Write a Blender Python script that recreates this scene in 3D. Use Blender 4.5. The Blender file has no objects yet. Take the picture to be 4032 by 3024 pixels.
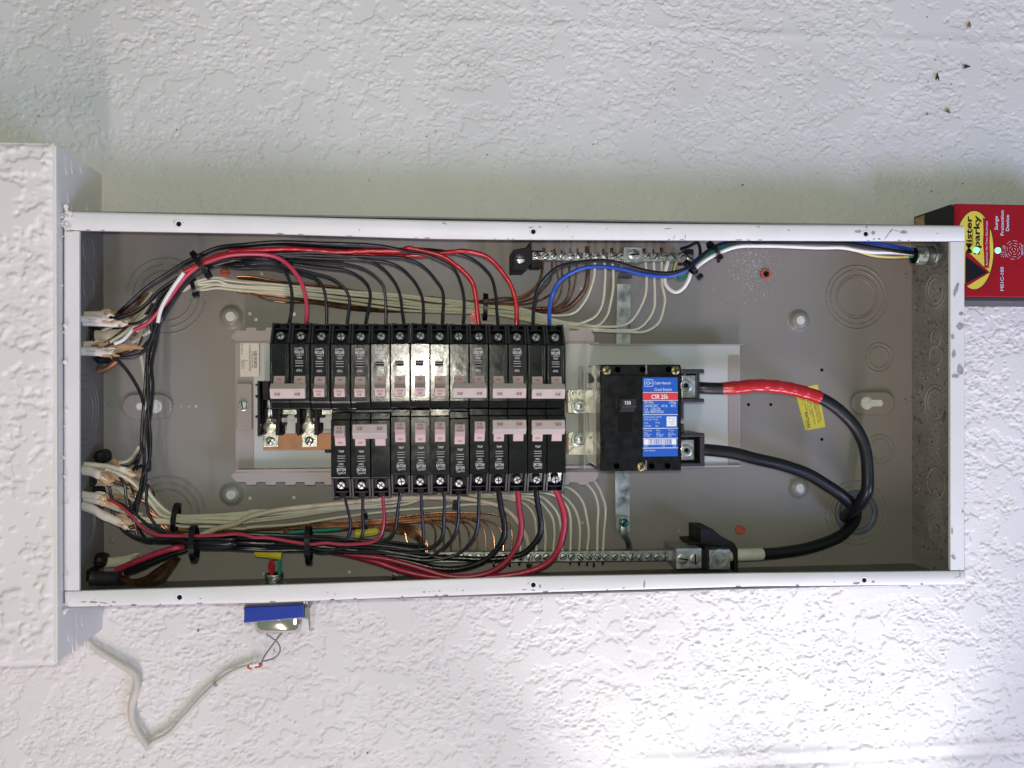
import bpy, bmesh, math, random
import numpy as np
from mathutils import Vector, Matrix

random.seed(7)
rng = np.random.default_rng(7)
scene = bpy.context.scene
COL = scene.collection

# ------------------------------------------------------------------ camera
# panel millimetres: u along the box, v across it, w out of the wall (0 = plane of the front flange)
F_PX = 3400.0
CAM = np.array([328.554, 203.047, 822.865])
def rot3(rx, ry, rz):
    cx, sx, cy, sy, cz, sz = math.cos(rx), math.sin(rx), math.cos(ry), math.sin(ry), math.cos(rz), math.sin(rz)
    Rx = np.array([[1, 0, 0], [0, cx, -sx], [0, sx, cx]])
    Ry = np.array([[cy, 0, sy], [0, 1, 0], [-sy, 0, cy]])
    Rz = np.array([[cz, -sz, 0], [sz, cz, 0], [0, 0, 1]])
    return Rz @ Ry @ Rx
ROT = rot3(8.62e-05, -0.0989253, -0.00250666)
U0, V0 = 435.0, -1200.0            # panel origin in the room
def B(p):                          # panel mm -> metres in the room
    return Vector(((p[0] - U0) / 1000, -p[2] / 1000, (p[1] - V0) / 1000))
def BD(p):
    return Vector((p[0], -p[2], p[1]))
cam_d = bpy.data.cameras.new("camera")
cam_d.sensor_width = 36.0
cam_d.lens = F_PX * 36 / 4032
cam_d.clip_start = 0.02
cam_d.clip_end = 50
cam = bpy.data.objects.new("camera", cam_d)
COL.objects.link(cam)
ax = [BD(ROT[:, i]) for i in range(3)]
cam.matrix_world = Matrix.Translation(B(CAM)) @ Matrix(((ax[0].x, ax[1].x, ax[2].x, 0), (ax[0].y, ax[1].y, ax[2].y, 0), (ax[0].z, ax[1].z, ax[2].z, 0), (0, 0, 0, 1)))
scene.camera = cam

# ------------------------------------------------------------------ light
world = bpy.data.worlds.new("World")
scene.world = world
world.use_nodes = True
bg = world.node_tree.nodes["Background"]
bg.inputs[0].default_value = (0.80, 1.0, 0.85, 1)
bg.inputs[1].default_value = 0.277

def aim(o, target):
    d = B(target) - o.location
    o.rotation_euler = d.to_track_quat('-Z', 'Y').to_euler()
def area(name, pos, target, sx, sy, power, color, spread=180):
    L = bpy.data.lights.new(name, 'AREA')
    L.shape = 'RECTANGLE'
    L.size, L.size_y, L.energy, L.color = sx, sy, power, color
    L.spread = math.radians(spread)
    o = bpy.data.objects.new(name, L)
    COL.objects.link(o)
    o.location = B(pos)
    aim(o, target)
    return o
def spot(name, pos, target, power, color, cone, blend, rad):
    L = bpy.data.lights.new(name, 'SPOT')
    L.energy, L.color, L.spot_size, L.spot_blend, L.shadow_soft_size = power, color, math.radians(cone), blend, rad
    o = bpy.data.objects.new(name, L)
    COL.objects.link(o)
    o.location = B(pos)
    aim(o, target)
    return o
# the phone's own lamp beside the lens
fl = bpy.data.lights.new("phone_lamp", 'POINT')
fl.energy, fl.color, fl.shadow_soft_size = 10.0, (1.0, 0.95, 0.80), 0.006
flo = bpy.data.objects.new("phone_lamp", fl)
COL.objects.link(flo)
flo.location = B(CAM + np.array([-8, 26, 2]))
# warm tube lamp far below the box, and cool light from the open side
area("tube_lamp", (-60, -2500, 2200), (300, 200, -60), 0.14, 2.4, 66, (1.0, 0.79, 0.84))
area("cool_lamp", (2300, -1000, 1700), (1000, 500, -95), 0.8, 0.8, 13.0, (0.47, 0.55, 1.0), 100)
spot("added_strip_spot", (560, -430, 110), (590, 10, -95), 4.6, (0.97, 0.98, 1.0), 64, 1.0, 0.03)  # unseen pair of spots added to brighten the wall under the box
spot("added_strip_spot", (860, -430, 110), (800, 10, -95), 6.2, (0.95, 0.97, 1.0), 64, 1.0, 0.03)

scene.view_settings.view_transform = 'Standard'
scene.view_settings.look = 'None'
scene.view_settings.exposure = -0.05
scene.view_settings.gamma = 1.0
scene.view_settings.use_curve_mapping = False

# ------------------------------------------------------------------ pixel -> panel
BACK_W = -93.5                     # painted inner back of the box
WALL_W = -96.0
def P(px, py, h=None, w=None):
    if w is None:
        w = BACK_W + h
    d = ROT @ np.array([(px - 2016) / F_PX, -(py - 1512) / F_PX, -1.0])
    t = (w - CAM[2]) / d[2]
    return CAM + t * d
REG = dict(A=(240, 800), B=(240, 1350), C=(240, 1850), D=(900, 850), E=(900, 1250), F=(900, 1750), G=(1600, 850), H=(1600, 1250),
           I=(1600, 1750), J=(2200, 850), K=(2200, 1350), L=(2200, 1850), M=(2900, 850), N=(2900, 1350), O=(2900, 1850),
           a=(200, 1180), b=(200, 1780), c=(200, 2050), e=(900, 1500), S=(3432, 700), T=(200, 2250))
SC = dict(a=4.424, b=4.424, c=4.424, e=4.424, T=1.8433)
def px(r, x, y):
    o = REG[r]
    s = SC.get(r, 2.765)
    return (o[0] + x / s, o[1] + y / s)
def Q(r, x, y, h):                 # study-crop coordinates -> panel point at height h above the back
    X, Y = px(r, x, y)
    return P(X, Y, h)
def run(r, pts, h0, h1=None):      # a run of crop points, height going h0 -> h1
    n = len(pts)
    h1 = h0 if h1 is None else h1
    return [Q(r, p[0], p[1], p[2] if len(p) > 2 else h0 + (h1 - h0) * i / max(1, n - 1)) for i, p in enumerate(pts)]

# ------------------------------------------------------------------ materials
MATS = {}
def mat(name, col, rough=0.5, metal=0.0, spec=0.5, var=0.0, vscale=60, bump=0.0, bscale=200, col2=None, rvar=0.0, coat=0.0, emit=None, estr=0.0, trans=0.0, alpha=1.0, sub=None):
    m = bpy.data.materials.new(name)
    m.use_nodes = True
    nt = m.node_tree
    b = nt.nodes["Principled BSDF"]
    b.inputs["Base Color"].default_value = (*col, 1)
    b.inputs["Roughness"].default_value = rough
    b.inputs["Metallic"].default_value = metal
    b.inputs["Specular IOR Level"].default_value = spec
    b.inputs["Coat Weight"].default_value = coat
    b.inputs["Transmission Weight"].default_value = trans
    b.inputs["Alpha"].default_value = alpha
    if emit:
        b.inputs["Emission Color"].default_value = (*emit, 1)
        b.inputs["Emission Strength"].default_value = estr
    tc = nt.nodes.new("ShaderNodeTexCoord")
    if var > 0 or rvar > 0:
        n = nt.nodes.new("ShaderNodeTexNoise")
        n.inputs["Scale"].default_value = vscale
        n.inputs["Detail"].default_value = 5
        nt.links.new(tc.outputs["Object"], n.inputs["Vector"])
        if var > 0:
            r = nt.nodes.new("ShaderNodeValToRGB")
            c2 = col2 or tuple(max(0, c * (1 - var)) for c in col)
            c1 = col if col2 else tuple(min(1, c * (1 + var * 0.6)) for c in col)
            r.color_ramp.elements[0].position = 0.32
            r.color_ramp.elements[1].position = 0.68
            r.color_ramp.elements[0].color = (*c2, 1)
            r.color_ramp.elements[1].color = (*c1, 1)
            nt.links.new(n.outputs[0], r.inputs[0])
            nt.links.new(r.outputs[0], b.inputs["Base Color"])
        if rvar > 0:
            mr = nt.nodes.new("ShaderNodeMapRange")
            mr.inputs[1].default_value, mr.inputs[2].default_value = 0.3, 0.7
            mr.inputs[3].default_value, mr.inputs[4].default_value = max(0.03, rough - rvar), min(1, rough + rvar)
            nt.links.new(n.outputs[0], mr.inputs[0])
            nt.links.new(mr.outputs[0], b.inputs["Roughness"])
    if bump > 0:
        n2 = nt.nodes.new("ShaderNodeTexNoise")
        n2.inputs["Scale"].default_value = bscale
        n2.inputs["Detail"].default_value = 4
        nt.links.new(tc.outputs["Object"], n2.inputs["Vector"])
        bp = nt.nodes.new("ShaderNodeBump")
        bp.inputs["Strength"].default_value = bump
        bp.inputs["Distance"].default_value = 0.001
        nt.links.new(n2.outputs[0], bp.inputs["Height"])
        nt.links.new(bp.outputs[0], b.inputs["Normal"])
    MATS[name] = m
    return m
mat('wall_paint', (0.72, 0.70, 0.675), 0.5, var=0.06, vscale=7, bump=0.5, bscale=650)
mat('soffit_paint', (0.72, 0.685, 0.67), 0.5, var=0.03, vscale=14, bump=0.2, bscale=900)
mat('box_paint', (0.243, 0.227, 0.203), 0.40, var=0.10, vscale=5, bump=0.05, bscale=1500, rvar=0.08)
mat('flange_paint', (0.70, 0.69, 0.69), 0.42, var=0.05, vscale=18, bump=0.12, bscale=350)
mat('chip', (0.33, 0.30, 0.30), 0.6, var=0.2, vscale=200)
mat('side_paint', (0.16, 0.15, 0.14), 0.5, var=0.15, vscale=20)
mat('dusty_paint', (0.27, 0.255, 0.225), 0.85, var=0.5, vscale=24, col2=(0.20, 0.186, 0.160), bump=0.6, bscale=500)
mat('black_plastic', (0.005, 0.005, 0.006), 0.3, spec=0.3, rvar=0.10, vscale=130, bump=0.10, bscale=260)
mat('breaker_plastic', (0.005, 0.0055, 0.006), 0.19, spec=0.42, rvar=0.05, vscale=60, bump=0.16, bscale=95)
mat('terminal_plastic', (0.024, 0.021, 0.028), 0.4, spec=0.5, rvar=0.08, vscale=120)
mat('matte_black', (0.006, 0.006, 0.008), 0.55, spec=0.3)
mat('handle', (0.50, 0.365, 0.350), 0.45, var=0.04, vscale=40)
mat('tie_bar', (0.47, 0.40, 0.38), 0.45, var=0.04, vscale=40)
mat('print_white', (0.62, 0.62, 0.62), 0.6)
mat('print_dark', (0.035, 0.03, 0.03), 0.6)
mat('print_grey', (0.30, 0.28, 0.27), 0.6)
mat('zinc', (0.50, 0.52, 0.52), 0.34, 1.0, var=0.3, vscale=220, rvar=0.12)
mat('zinc_dull', (0.46, 0.48, 0.47), 0.42, 1.0, var=0.25, vscale=160, rvar=0.1)
mat('galvanised', (0.36, 0.385, 0.39), 0.40, 1.0, var=0.45, vscale=70, rvar=0.18)
mat('tin_plate', (0.58, 0.58, 0.50), 0.36, 1.0, var=0.3, vscale=180, rvar=0.15, bump=0.25, bscale=700)
mat('brass', (0.34, 0.28, 0.15), 0.38, 1.0, var=0.2, vscale=300)
mat('slot', (0.006, 0.006, 0.006), 0.7, spec=0.1)
mat('copper_bar', (0.34, 0.17, 0.09), 0.48, 0.6, var=0.25, vscale=60, rvar=0.1)
mat('copper', (0.27, 0.135, 0.075), 0.30, 0.9, var=0.35, vscale=90, rvar=0.1)
mat('insulator_sheet', (0.47, 0.50, 0.49), 0.45, var=0.05, vscale=8)
mat('pan_paint', (0.335, 0.295, 0.280), 0.42, var=0.05, vscale=9)
mat('grey_plastic', (0.45, 0.46, 0.43), 0.5)
mat('paper_label', (0.66, 0.61, 0.52), 0.6, var=0.06, vscale=60)
mat('wire_black', (0.007, 0.0075, 0.010), 0.36, spec=0.4, rvar=0.08, vscale=150, bump=0.05, bscale=500)
mat('wire_black_gloss', (0.006, 0.007, 0.009), 0.25, spec=0.4, rvar=0.08, vscale=80, bump=0.08, bscale=200)
mat('wire_red', (0.38, 0.015, 0.025), 0.34, var=0.12, vscale=90)
mat('wire_pink', (0.47, 0.035, 0.075), 0.36, var=0.08, vscale=90)
mat('wire_maroon', (0.34, 0.022, 0.050), 0.33, var=0.12, vscale=70)
mat('tape_red', (0.43, 0.010, 0.020), 0.26, var=0.15, vscale=120, bump=0.3, bscale=160)
mat('wire_cream', (0.56, 0.535, 0.40), 0.42, var=0.06, vscale=60)
mat('wire_tan', (0.50, 0.42, 0.30), 0.45, var=0.06, vscale=60)
mat('wire_white', (0.78, 0.76, 0.73), 0.38)
mat('wire_blue', (0.012, 0.07, 0.42), 0.35)
mat('wire_green', (0.01, 0.22, 0.16), 0.38)
mat('wire_yellow', (0.62, 0.47, 0.12), 0.4)
mat('sheath', (0.60, 0.54, 0.44), 0.45, var=0.12, vscale=70, bump=0.3, bscale=120)
mat('sheath_white', (0.68, 0.64, 0.60), 0.42, var=0.10, vscale=70, bump=0.3, bscale=120)
mat('sheath_grey', (0.022, 0.023, 0.028), 0.5)
mat('kraft', (0.46, 0.29, 0.15), 0.75, var=0.3, vscale=110, bump=0.5, bscale=300)
mat('main_cable', (0.006, 0.007, 0.010), 0.42, spec=0.4, rvar=0.1, vscale=60, bump=0.10, bscale=400)
mat('white_tape', (0.55, 0.54, 0.47), 0.5, var=0.1, vscale=80)
mat('yellow_nut', (0.58, 0.50, 0.03), 0.4)
mat('orange_nut', (0.45, 0.10, 0.05), 0.5, var=0.25, vscale=200)
mat('hub_blue', (0.10, 0.125, 0.16), 0.5, var=0.2, vscale=70)
mat('label_blue', (0.003, 0.09, 0.48), 0.45)
mat('label_red', (0.62, 0.035, 0.05), 0.45)
mat('label_print', (0.50, 0.62, 0.78), 0.5)
mat('label_white', (0.78, 0.78, 0.78), 0.5)
mat('sticker_yellow', (0.68, 0.58, 0.05), 0.55)
mat('device_red', (0.30, 0.008, 0.016), 0.5, spec=0.12, var=0.08, vscale=30, bump=0.06, bscale=700)
mat('device_black', (0.004, 0.005, 0.009), 0.4, spec=0.3)
mat('logo_yellow', (0.62, 0.52, 0.06), 0.45)
mat('led', (0.3, 1.0, 0.5), 0.4, emit=(0.16, 1.0, 0.36), estr=1.7)
mat('chrome', (0.72, 0.66, 0.58), 0.16, 1.0, rvar=0.06, vscale=40)
mat('tape_blue', (0.012, 0.04, 0.30), 0.30, bump=0.25, bscale=120)
mat('phone_cable', (0.58, 0.55, 0.49), 0.55, var=0.1, vscale=50)
mat('clear_cover', (0.60, 0.62, 0.50), 0.12, trans=0.0, alpha=0.30, spec=0.7)
mat('dirt', (0.16, 0.13, 0.09), 0.9, var=0.6, vscale=300, col2=(0.06, 0.05, 0.035))
mat('shavings', (0.72, 0.72, 0.70), 0.5)
mat('insect', (0.03, 0.02, 0.015), 0.6)
mat('insect_brown', (0.22, 0.12, 0.05), 0.6)
mat('white_blob', (0.62, 0.64, 0.58), 0.6, bump=0.6, bscale=500, var=0.15, vscale=250)

# ------------------------------------------------------------------ mesh helper
class MB:
    def __init__(s):
        s.v, s.f, s.sm = [], [], []
    def add(s, verts, faces, smooth=False):
        o = len(s.v)
        s.v.extend([tuple(map(float, x)) for x in verts])
        s.f.extend([tuple(i + o for i in f) for f in faces])
        s.sm.extend([smooth] * len(faces))
    def box(s, u0, u1, v0, v1, w0, w1):
        s.add([(u0, v0, w0), (u1, v0, w0), (u1, v1, w0), (u0, v1, w0), (u0, v0, w1), (u1, v0, w1), (u1, v1, w1), (u0, v1, w1)],
              [(0, 3, 2, 1), (4, 5, 6, 7), (0, 1, 5, 4), (1, 2, 6, 5), (2, 3, 7, 6), (3, 0, 4, 7)])
    def prism(s, poly, w0, w1):                      # outline in (u, v), thickness in w
        n = len(poly)
        vs = [(p[0], p[1], w0) for p in poly] + [(p[0], p[1], w1) for p in poly]
        s.add(vs, [tuple(range(n - 1, -1, -1)), tuple(range(n, 2 * n))] + [(i, (i + 1) % n, n + (i + 1) % n, n + i) for i in range(n)])
    def prism_u(s, poly, u0, u1):                    # outline in (v, w), thickness in u
        n = len(poly)
        vs = [(u0, p[0], p[1]) for p in poly] + [(u1, p[0], p[1]) for p in poly]
        s.add(vs, [tuple(range(n - 1, -1, -1)), tuple(range(n, 2 * n))] + [(i, (i + 1) % n, n + (i + 1) % n, n + i) for i in range(n)])
    def frame(s, axis):
        a = np.array(axis, float)
        a /= np.linalg.norm(a)
        t = np.array([0, 0, 1.0]) if abs(a[2]) < 0.9 else np.array([1.0, 0, 0])
        x = np.cross(t, a)
        x /= np.linalg.norm(x)
        return a, x, np.cross(a, x)
    def lathe(s, c, axis, prof, n=20, smooth=True, close=True):   # prof: (radius, offset along axis)
        a, x, y = s.frame(axis)
        c = np.array(c, float)
        vs, fs = [], []
        for r, o in prof:
            for k in range(n):
                t = 2 * math.pi * k / n
                vs.append(c + a * o + (x * math.cos(t) + y * math.sin(t)) * r)
        m = len(prof)
        for j in range(m - 1):
            for k in range(n):
                k2 = (k + 1) % n
                fs.append((j * n + k, j * n + k2, (j + 1) * n + k2, (j + 1) * n + k))
        s.add(vs, fs, smooth)
        if close:
            s.add(vs[:n], [tuple(range(n - 1, -1, -1))])
            s.add(vs[-n:], [tuple(range(n))])
    def cyl(s, c, axis, r, h, n=16, r2=None):
        s.lathe(c, axis, [(r, 0), (r if r2 is None else r2, h)], n)
    def tube(s, pts, r, n=8, step=3.0, flat=1.0, smooth_path=True):
        pts = np.array(pts, float)
        if smooth_path:
            pts = spline(tidy(pts), step)
        N = len(pts)
        rr = np.full(N, r, float) if np.isscalar(r) else np.interp(np.linspace(0, 1, N), np.linspace(0, 1, len(r)), r)
        T = np.gradient(pts, axis=0)
        T /= np.linalg.norm(T, axis=1)[:, None] + 1e-9
        ref = np.array([0, 0, 1.0])
        vs, fs = [], []
        X = np.cross(ref, T[0])
        if np.linalg.norm(X) < 1e-3:
            X = np.cross(np.array([0, 1.0, 0]), T[0])
        X /= np.linalg.norm(X)
        for i in range(N):
            X = X - T[i] * X.dot(T[i])
            X /= np.linalg.norm(X) + 1e-9
            Y = np.cross(T[i], X)
            for k in range(n):
                t = 2 * math.pi * k / n
                vs.append(pts[i] + (X * math.cos(t) + Y * math.sin(t) * flat) * rr[i])
        for i in range(N - 1):
            for k in range(n):
                k2 = (k + 1) % n
                fs.append((i * n + k, i * n + k2, (i + 1) * n + k2, (i + 1) * n + k))
        s.add(vs, fs, True)
        s.add(vs[:n], [tuple(range(n - 1, -1, -1))])
        s.add(vs[-n:], [tuple(range(n))])
    def grid(s, Pt, smooth=True):                    # (m, n, 3) array of points
        m, n = Pt.shape[:2]
        s.add(Pt.reshape(-1, 3), [(i * n + j, i * n + j + 1, (i + 1) * n + j + 1, (i + 1) * n + j) for i in range(m - 1) for j in range(n - 1)], smooth)
    def data(s, name, material, bevel=0.0, seg=2, origin=None):
        me = bpy.data.meshes.new(name)
        o = np.zeros(3) if origin is None else np.array(origin)
        if origin is None:
            vv = [B(p) for p in s.v]
        else:
            vv = [BD(np.array(p) - o) / 1000 for p in s.v]
        me.from_pydata(vv, [], s.f)
        me.polygons.foreach_set('use_smooth', s.sm)
        bm = bmesh.new()
        bm.from_mesh(me)
        bmesh.ops.remove_doubles(bm, verts=bm.verts, dist=1e-6)
        bmesh.ops.recalc_face_normals(bm, faces=bm.faces)
        if bevel > 0:
            ed = [e for e in bm.edges if len(e.link_faces) == 2 and e.calc_face_angle(0) > 0.5]
            bmesh.ops.bevel(bm, geom=ed, offset=bevel / 1000, segments=seg, affect='EDGES', profile=0.5, clamp_overlap=True)
        for e in bm.edges:
            if len(e.link_faces) == 2 and e.calc_face_angle(0) > 0.7:
                e.smooth = False
        bm.to_mesh(me)
        bm.free()
        me.materials.append(MATS[material])
        me.update()
        return me
    def build(s, name, material, parent=None, bevel=0.0, seg=2):
        return link(name, s.data(name, material, bevel, seg), parent)
def tidy(pts):
    pts = [np.array(p) for p in pts]
    i = 1
    while len(pts) > 5 and i < len(pts) - 1:       # drop points that crowd or double back
        a, b = pts[i] - pts[i - 1], pts[i + 1] - pts[i]
        la, lb = np.linalg.norm(a), np.linalg.norm(b)
        if min(la, lb) < 3.0 or a[:2].dot(b[:2]) < -0.05 * la * lb:
            pts.pop(i)
            i = max(1, i - 1)
        else:
            i += 1
    return np.array(pts)
def spline(pts, step=3.0):
    n = len(pts)
    if n < 3:
        L = np.linalg.norm(pts[-1] - pts[0])
        k = max(2, int(L / step) + 1)
        return np.array([pts[0] + (pts[-1] - pts[0]) * t for t in np.linspace(0, 1, k)])
    e = np.vstack([2 * pts[0] - pts[1], pts, 2 * pts[-1] - pts[-2]])
    out = []
    for i in range(1, n):
        p0, p1, p2, p3 = e[i - 1], e[i], e[i + 1], e[i + 2]
        d = [max(1e-3, np.linalg.norm(b - a) ** 0.5) for a, b in ((p0, p1), (p1, p2), (p2, p3))]
        m1 = (p1 - p0) / d[0] - (p2 - p0) / (d[0] + d[1]) + (p2 - p1) / d[1]
        m2 = (p2 - p1) / d[1] - (p3 - p1) / (d[1] + d[2]) + (p3 - p2) / d[2]
        m1, m2 = m1 * d[1], m2 * d[1]
        k = max(2, int(np.linalg.norm(p2 - p1) / step) + 1)
        for t in np.linspace(0, 1, k, endpoint=False):
            t2, t3 = t * t, t * t * t
            out.append((2 * t3 - 3 * t2 + 1) * p1 + (t3 - 2 * t2 + t) * m1 + (-2 * t3 + 3 * t2) * p2 + (t3 - t2) * m2)
    out.append(pts[-1])
    return np.array(out)
def link(name, me, parent=None, loc=None):
    o = bpy.data.objects.new(name, me)
    COL.objects.link(o)
    if parent is not None:
        o.parent = parent
        o.matrix_parent_inverse = Matrix.Translation(-parent_loc(parent))
    if loc is not None:
        o.location = loc
    return o
def parent_loc(p):
    return p.location.copy()
def put(name, me, parent, off=(0, 0, 0), rot=None):      # a part placed in its parent's own frame (mm)
    o = bpy.data.objects.new(name, me)
    COL.objects.link(o)
    o.parent = parent
    o.location = BD(np.array(off, float)) / 1000
    if rot is not None:
        o.rotation_euler = rot
    return o
def thing(name, label, cat, at, group=None):
    o = bpy.data.objects.new(name, None)
    o.empty_display_size = 0.01
    COL.objects.link(o)
    o.location = B(at)
    return tag(o, label, cat, group)
def tag(o, label, cat, group=None):
    o['label'] = label
    o['category'] = cat
    if group:
        o['group'] = group
    return o
def kind(o, k):
    o['kind'] = k
    return o
TEXT = {}
def text_data(s, size, material, bold=0.0, width=None):
    key = (s, size, material, bold, width)
    if key in TEXT:
        return TEXT[key]
    cu = bpy.data.curves.new("lettering", 'FONT')
    cu.body = s
    cu.size = size / 1000 / 0.72
    cu.align_x = 'CENTER'
    cu.align_y = 'CENTER'
    cu.offset = bold / 1000
    cu.resolution_u = 2
    o = bpy.data.objects.new("tmp", cu)
    COL.objects.link(o)
    bpy.context.view_layer.update()
    me = bpy.data.meshes.new_from_object(o.evaluated_get(bpy.context.evaluated_depsgraph_get()))
    bpy.data.objects.remove(o)
    bpy.data.curves.remove(cu)
    if len(me.vertices):
        xs = [v.co.x for v in me.vertices]
        ys = [v.co.y for v in me.vertices]
        cx, cy, W = (min(xs) + max(xs)) / 2, (min(ys) + max(ys)) / 2, max(xs) - min(xs)
        k = (width / 1000 / W) if width else 1.0
        for v in me.vertices:                      # lay it in the wall plane
            v.co = Vector(((v.co.x - cx) * k, 0, v.co.y - cy))
    me.name = "lettering"
    me.materials.clear()
    me.materials.append(MATS[material])
    TEXT[key] = me
    return me
def text(s, c, size, material, parent, ang=0, bold=0.0, width=None, tilt=0.0, name='lettering'):
    o = link(name, text_data(s, size, material, bold, width), parent)
    o.location = B(c)
    o.rotation_euler = (math.radians(tilt), -math.radians(ang), 0)
    return o
def screw(parent, c, r, ang, material='zinc', depth=1.6, name='screw', slot=True, axis=(0, 0, 1)):
    m = MB()
    m.lathe(c, axis, [(r, 0), (r, depth * 0.55), (r * 0.82, depth * 0.9), (r * 0.4, depth * 1.0), (0.01, depth)], 16)
    o = m.build(name, material, parent)
    if slot:
        s = MB()
        ca, sa = math.cos(ang), math.sin(ang)
        L, t = r * 0.92, r * 0.13
        poly = [(c[0] + ca * L * a - sa * t * b, c[1] + sa * L * a + ca * t * b) for a, b in ((-1, -1), (1, -1), (1, 1), (-1, 1))]
        s.prism(poly, c[2] + depth * 0.5, c[2] + depth * 1.06)
        s.build('slot', 'slot', o)
    return o
ORD = ['zeroth', 'first', 'second', 'third', 'fourth', 'fifth', 'sixth', 'seventh', 'eighth', 'ninth', 'tenth', 'eleventh', 'twelfth', 'thirteenth', 'fourteenth', 'fifteenth', 'sixteenth', 'seventeenth', 'eighteenth', 'nineteenth', 'twentieth']
# ------------------------------------------------------------------ wall and soffit (rough skip-trowel paint)
def fnoise(shape, sy, sx, seed):
    r = np.random.default_rng(seed)
    a = np.fft.rfft2(r.standard_normal(shape))
    fy = np.fft.fftfreq(shape[0])[:, None]
    fx = np.fft.rfftfreq(shape[1])[None]
    a *= np.exp(-2 * (math.pi ** 2) * ((fy * sy) ** 2 + (fx * sx) ** 2))
    b = np.fft.irfft2(a, shape)
    return b / b.std()
def sstep(x):
    x = np.clip(x, 0, 1)
    return x * x * (3 - 2 * x)
def trowel(shape, st, seed, rough=1.0):
    # smooth islands of knocked-down plaster standing over a ragged ground
    base = fnoise(shape, 6.2 / st, 6.8 / st, seed) + 0.45 * fnoise(shape, 1.4 / st, 1.7 / st, seed + 1)
    isl = sstep((base - 0.45) / 0.07)
    isl2 = sstep((fnoise(shape, 2.5 / st, 3.2 / st, seed + 2) - 0.95) / 0.08)
    zone = sstep((fnoise(shape, 24 / st, 30 / st, seed + 3) + 1.5) / 1.3)
    rag = fnoise(shape, 0.62 / st, 1.25 / st, seed + 4)
    rag = np.maximum(rag - 0.2, 0) + 0.22 * fnoise(shape, 0.6 / st, 0.7 / st, seed + 5)
    big = fnoise(shape, 60 / st, 60 / st, seed + 6)
    return 1.1 * isl + 0.78 * isl2 * (1 - isl) + rough * 0.62 * rag * zone * (1 - 0.92 * isl) + 0.30 * big
def relief(name, us, vs, hfun, w0, material, quad=None):
    U, V = np.meshgrid(us, vs)
    Hh = hfun(U, V)
    W = w0 + Hh
    n, m = U.shape
    co = np.empty((n * m, 3), np.float32)
    co[:, 0] = ((U - U0) / 1000).ravel()
    co[:, 1] = (-W / 1000).ravel()
    co[:, 2] = ((V - V0) / 1000).ravel()
    idx = np.arange(n * m, dtype=np.int32).reshape(n, m)
    q = np.stack([idx[:-1, :-1], idx[:-1, 1:], idx[1:, 1:], idx[1:, :-1]], -1)
    if quad is not None:
        q = q[quad(U[:-1, :-1], V[:-1, :-1])]
    q = q.reshape(-1, 4)
    me = bpy.data.meshes.new(name)
    me.vertices.add(n * m)
    me.vertices.foreach_set('co', co.ravel())
    me.loops.add(len(q) * 4)
    me.loops.foreach_set('vertex_index', q.ravel())
    me.polygons.add(len(q))
    me.polygons.foreach_set('loop_start', np.arange(0, len(q) * 4, 4, dtype=np.int32))
    me.polygons.foreach_set('loop_total', np.full(len(q), 4, np.int32))
    me.polygons.foreach_set('use_smooth', np.ones(len(q), bool))
    me.update(calc_edges=True)
    me.materials.append(MATS[material])
    return link(name, me)
ST = 1.12
wu = np.arange(-190, 1110, ST)
wv = np.arange(-340, 700, ST)
def wall_h(U, V):
    h = trowel(U.shape, ST, 11)
    # painted-over block joints
    for u, a, b in ((330, 395, 880), (330, -520, -25), (526, -140, -25), (764, 395, 880), (120, -520, -30)):
        k = np.exp(-((U - u) / 2.6) ** 2) * ((V > a) & (V < b))
        h -= 0.45 * k
    for v, a in ((-211, 540),):
        h += 1.7 * np.exp(-((V - v - 5) / 5.0) ** 2) * sstep((U - a) / 30) - 1.7 * np.exp(-((V - v + 7) / 4.0) ** 2) * sstep((U - a) / 30)
    h += 0.9 * np.exp(-((V - 588) / 5.0) ** 2) * (U > 300)
    smooth = sstep((460 - V) / 60) * (V > 300)           # rubbed-down strip beside the box
    return h * (1 - 0.55 * smooth)
wall = kind(relief('wall', wu, wv, wall_h, WALL_W - 1.6, 'wall_paint', lambda U, V: ~((U > 8) & (U < 860) & (V > 8) & (V < 352))), 'structure')

cu_, cv_ = np.arange(-1000, 1900, 5.0), np.arange(-1100, 1400, 5.0)      # the same wall going on beyond the view
kind(relief('wall', cu_, cv_, lambda U, V: 0.6 * trowel(U.shape, 5.0, 61), WALL_W - 1.8, 'wall_paint', lambda U, V: ~((U > -188) & (U < 1100) & (V > -338) & (V < 690))), 'structure')
SW = 18.0
su = np.arange(-330, -0.5, 1.45)
sv = np.arange(-45.5, 418.2, 1.45)
soffit = kind(bpy.data.objects.new('soffit', None), 'structure')
COL.objects.link(soffit)
soffit.location = B((-100, 180, -95))
def soff_h(U, V):
    h = trowel(U.shape, 1.45, 41, 0.4) * 1.7
    edge = np.minimum(sstep((-U) / 7), np.minimum(sstep((V + 46) / 5), sstep((418.5 - V) / 5)))
    return h * edge - 1.2 * (1 - edge)
sf = relief('front_face', su, sv, soff_h, SW - 0.8, 'soffit_paint')
sf.parent = soffit
sf.matrix_parent_inverse = Matrix.Translation(-soffit.location)
m = MB()
m.prism_u([(-46.5, -98), (418.5, -98), (418.5, SW - 1.6), (-46.5, SW - 1.6)], -330, -1.2)
m.build('side_face', 'soffit_paint', soffit, 0.8)
m = MB()                                     # metal corner bead along the free edge
m.box(-1.4, 1.0, -45, 416, SW - 5, SW - 0.6)
m.build('corner_bead', 'soffit_paint', soffit, 0.5)
m = MB()                                     # paint runs on the side face
for k in range(16):
    v0 = random.choice([random.uniform(362, 416), random.uniform(-44, -4)])
    w0 = random.uniform(-60, 10)
    L = random.uniform(5, 24)
    p = [np.array((-0.9, v0, w0)), np.array((-0.9, v0 - L * 0.5, w0 - 1)), np.array((-0.9, v0 - L, w0 - 3))]
    m.tube(p, [0.2, 0.4, 0.7], 6)
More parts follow.
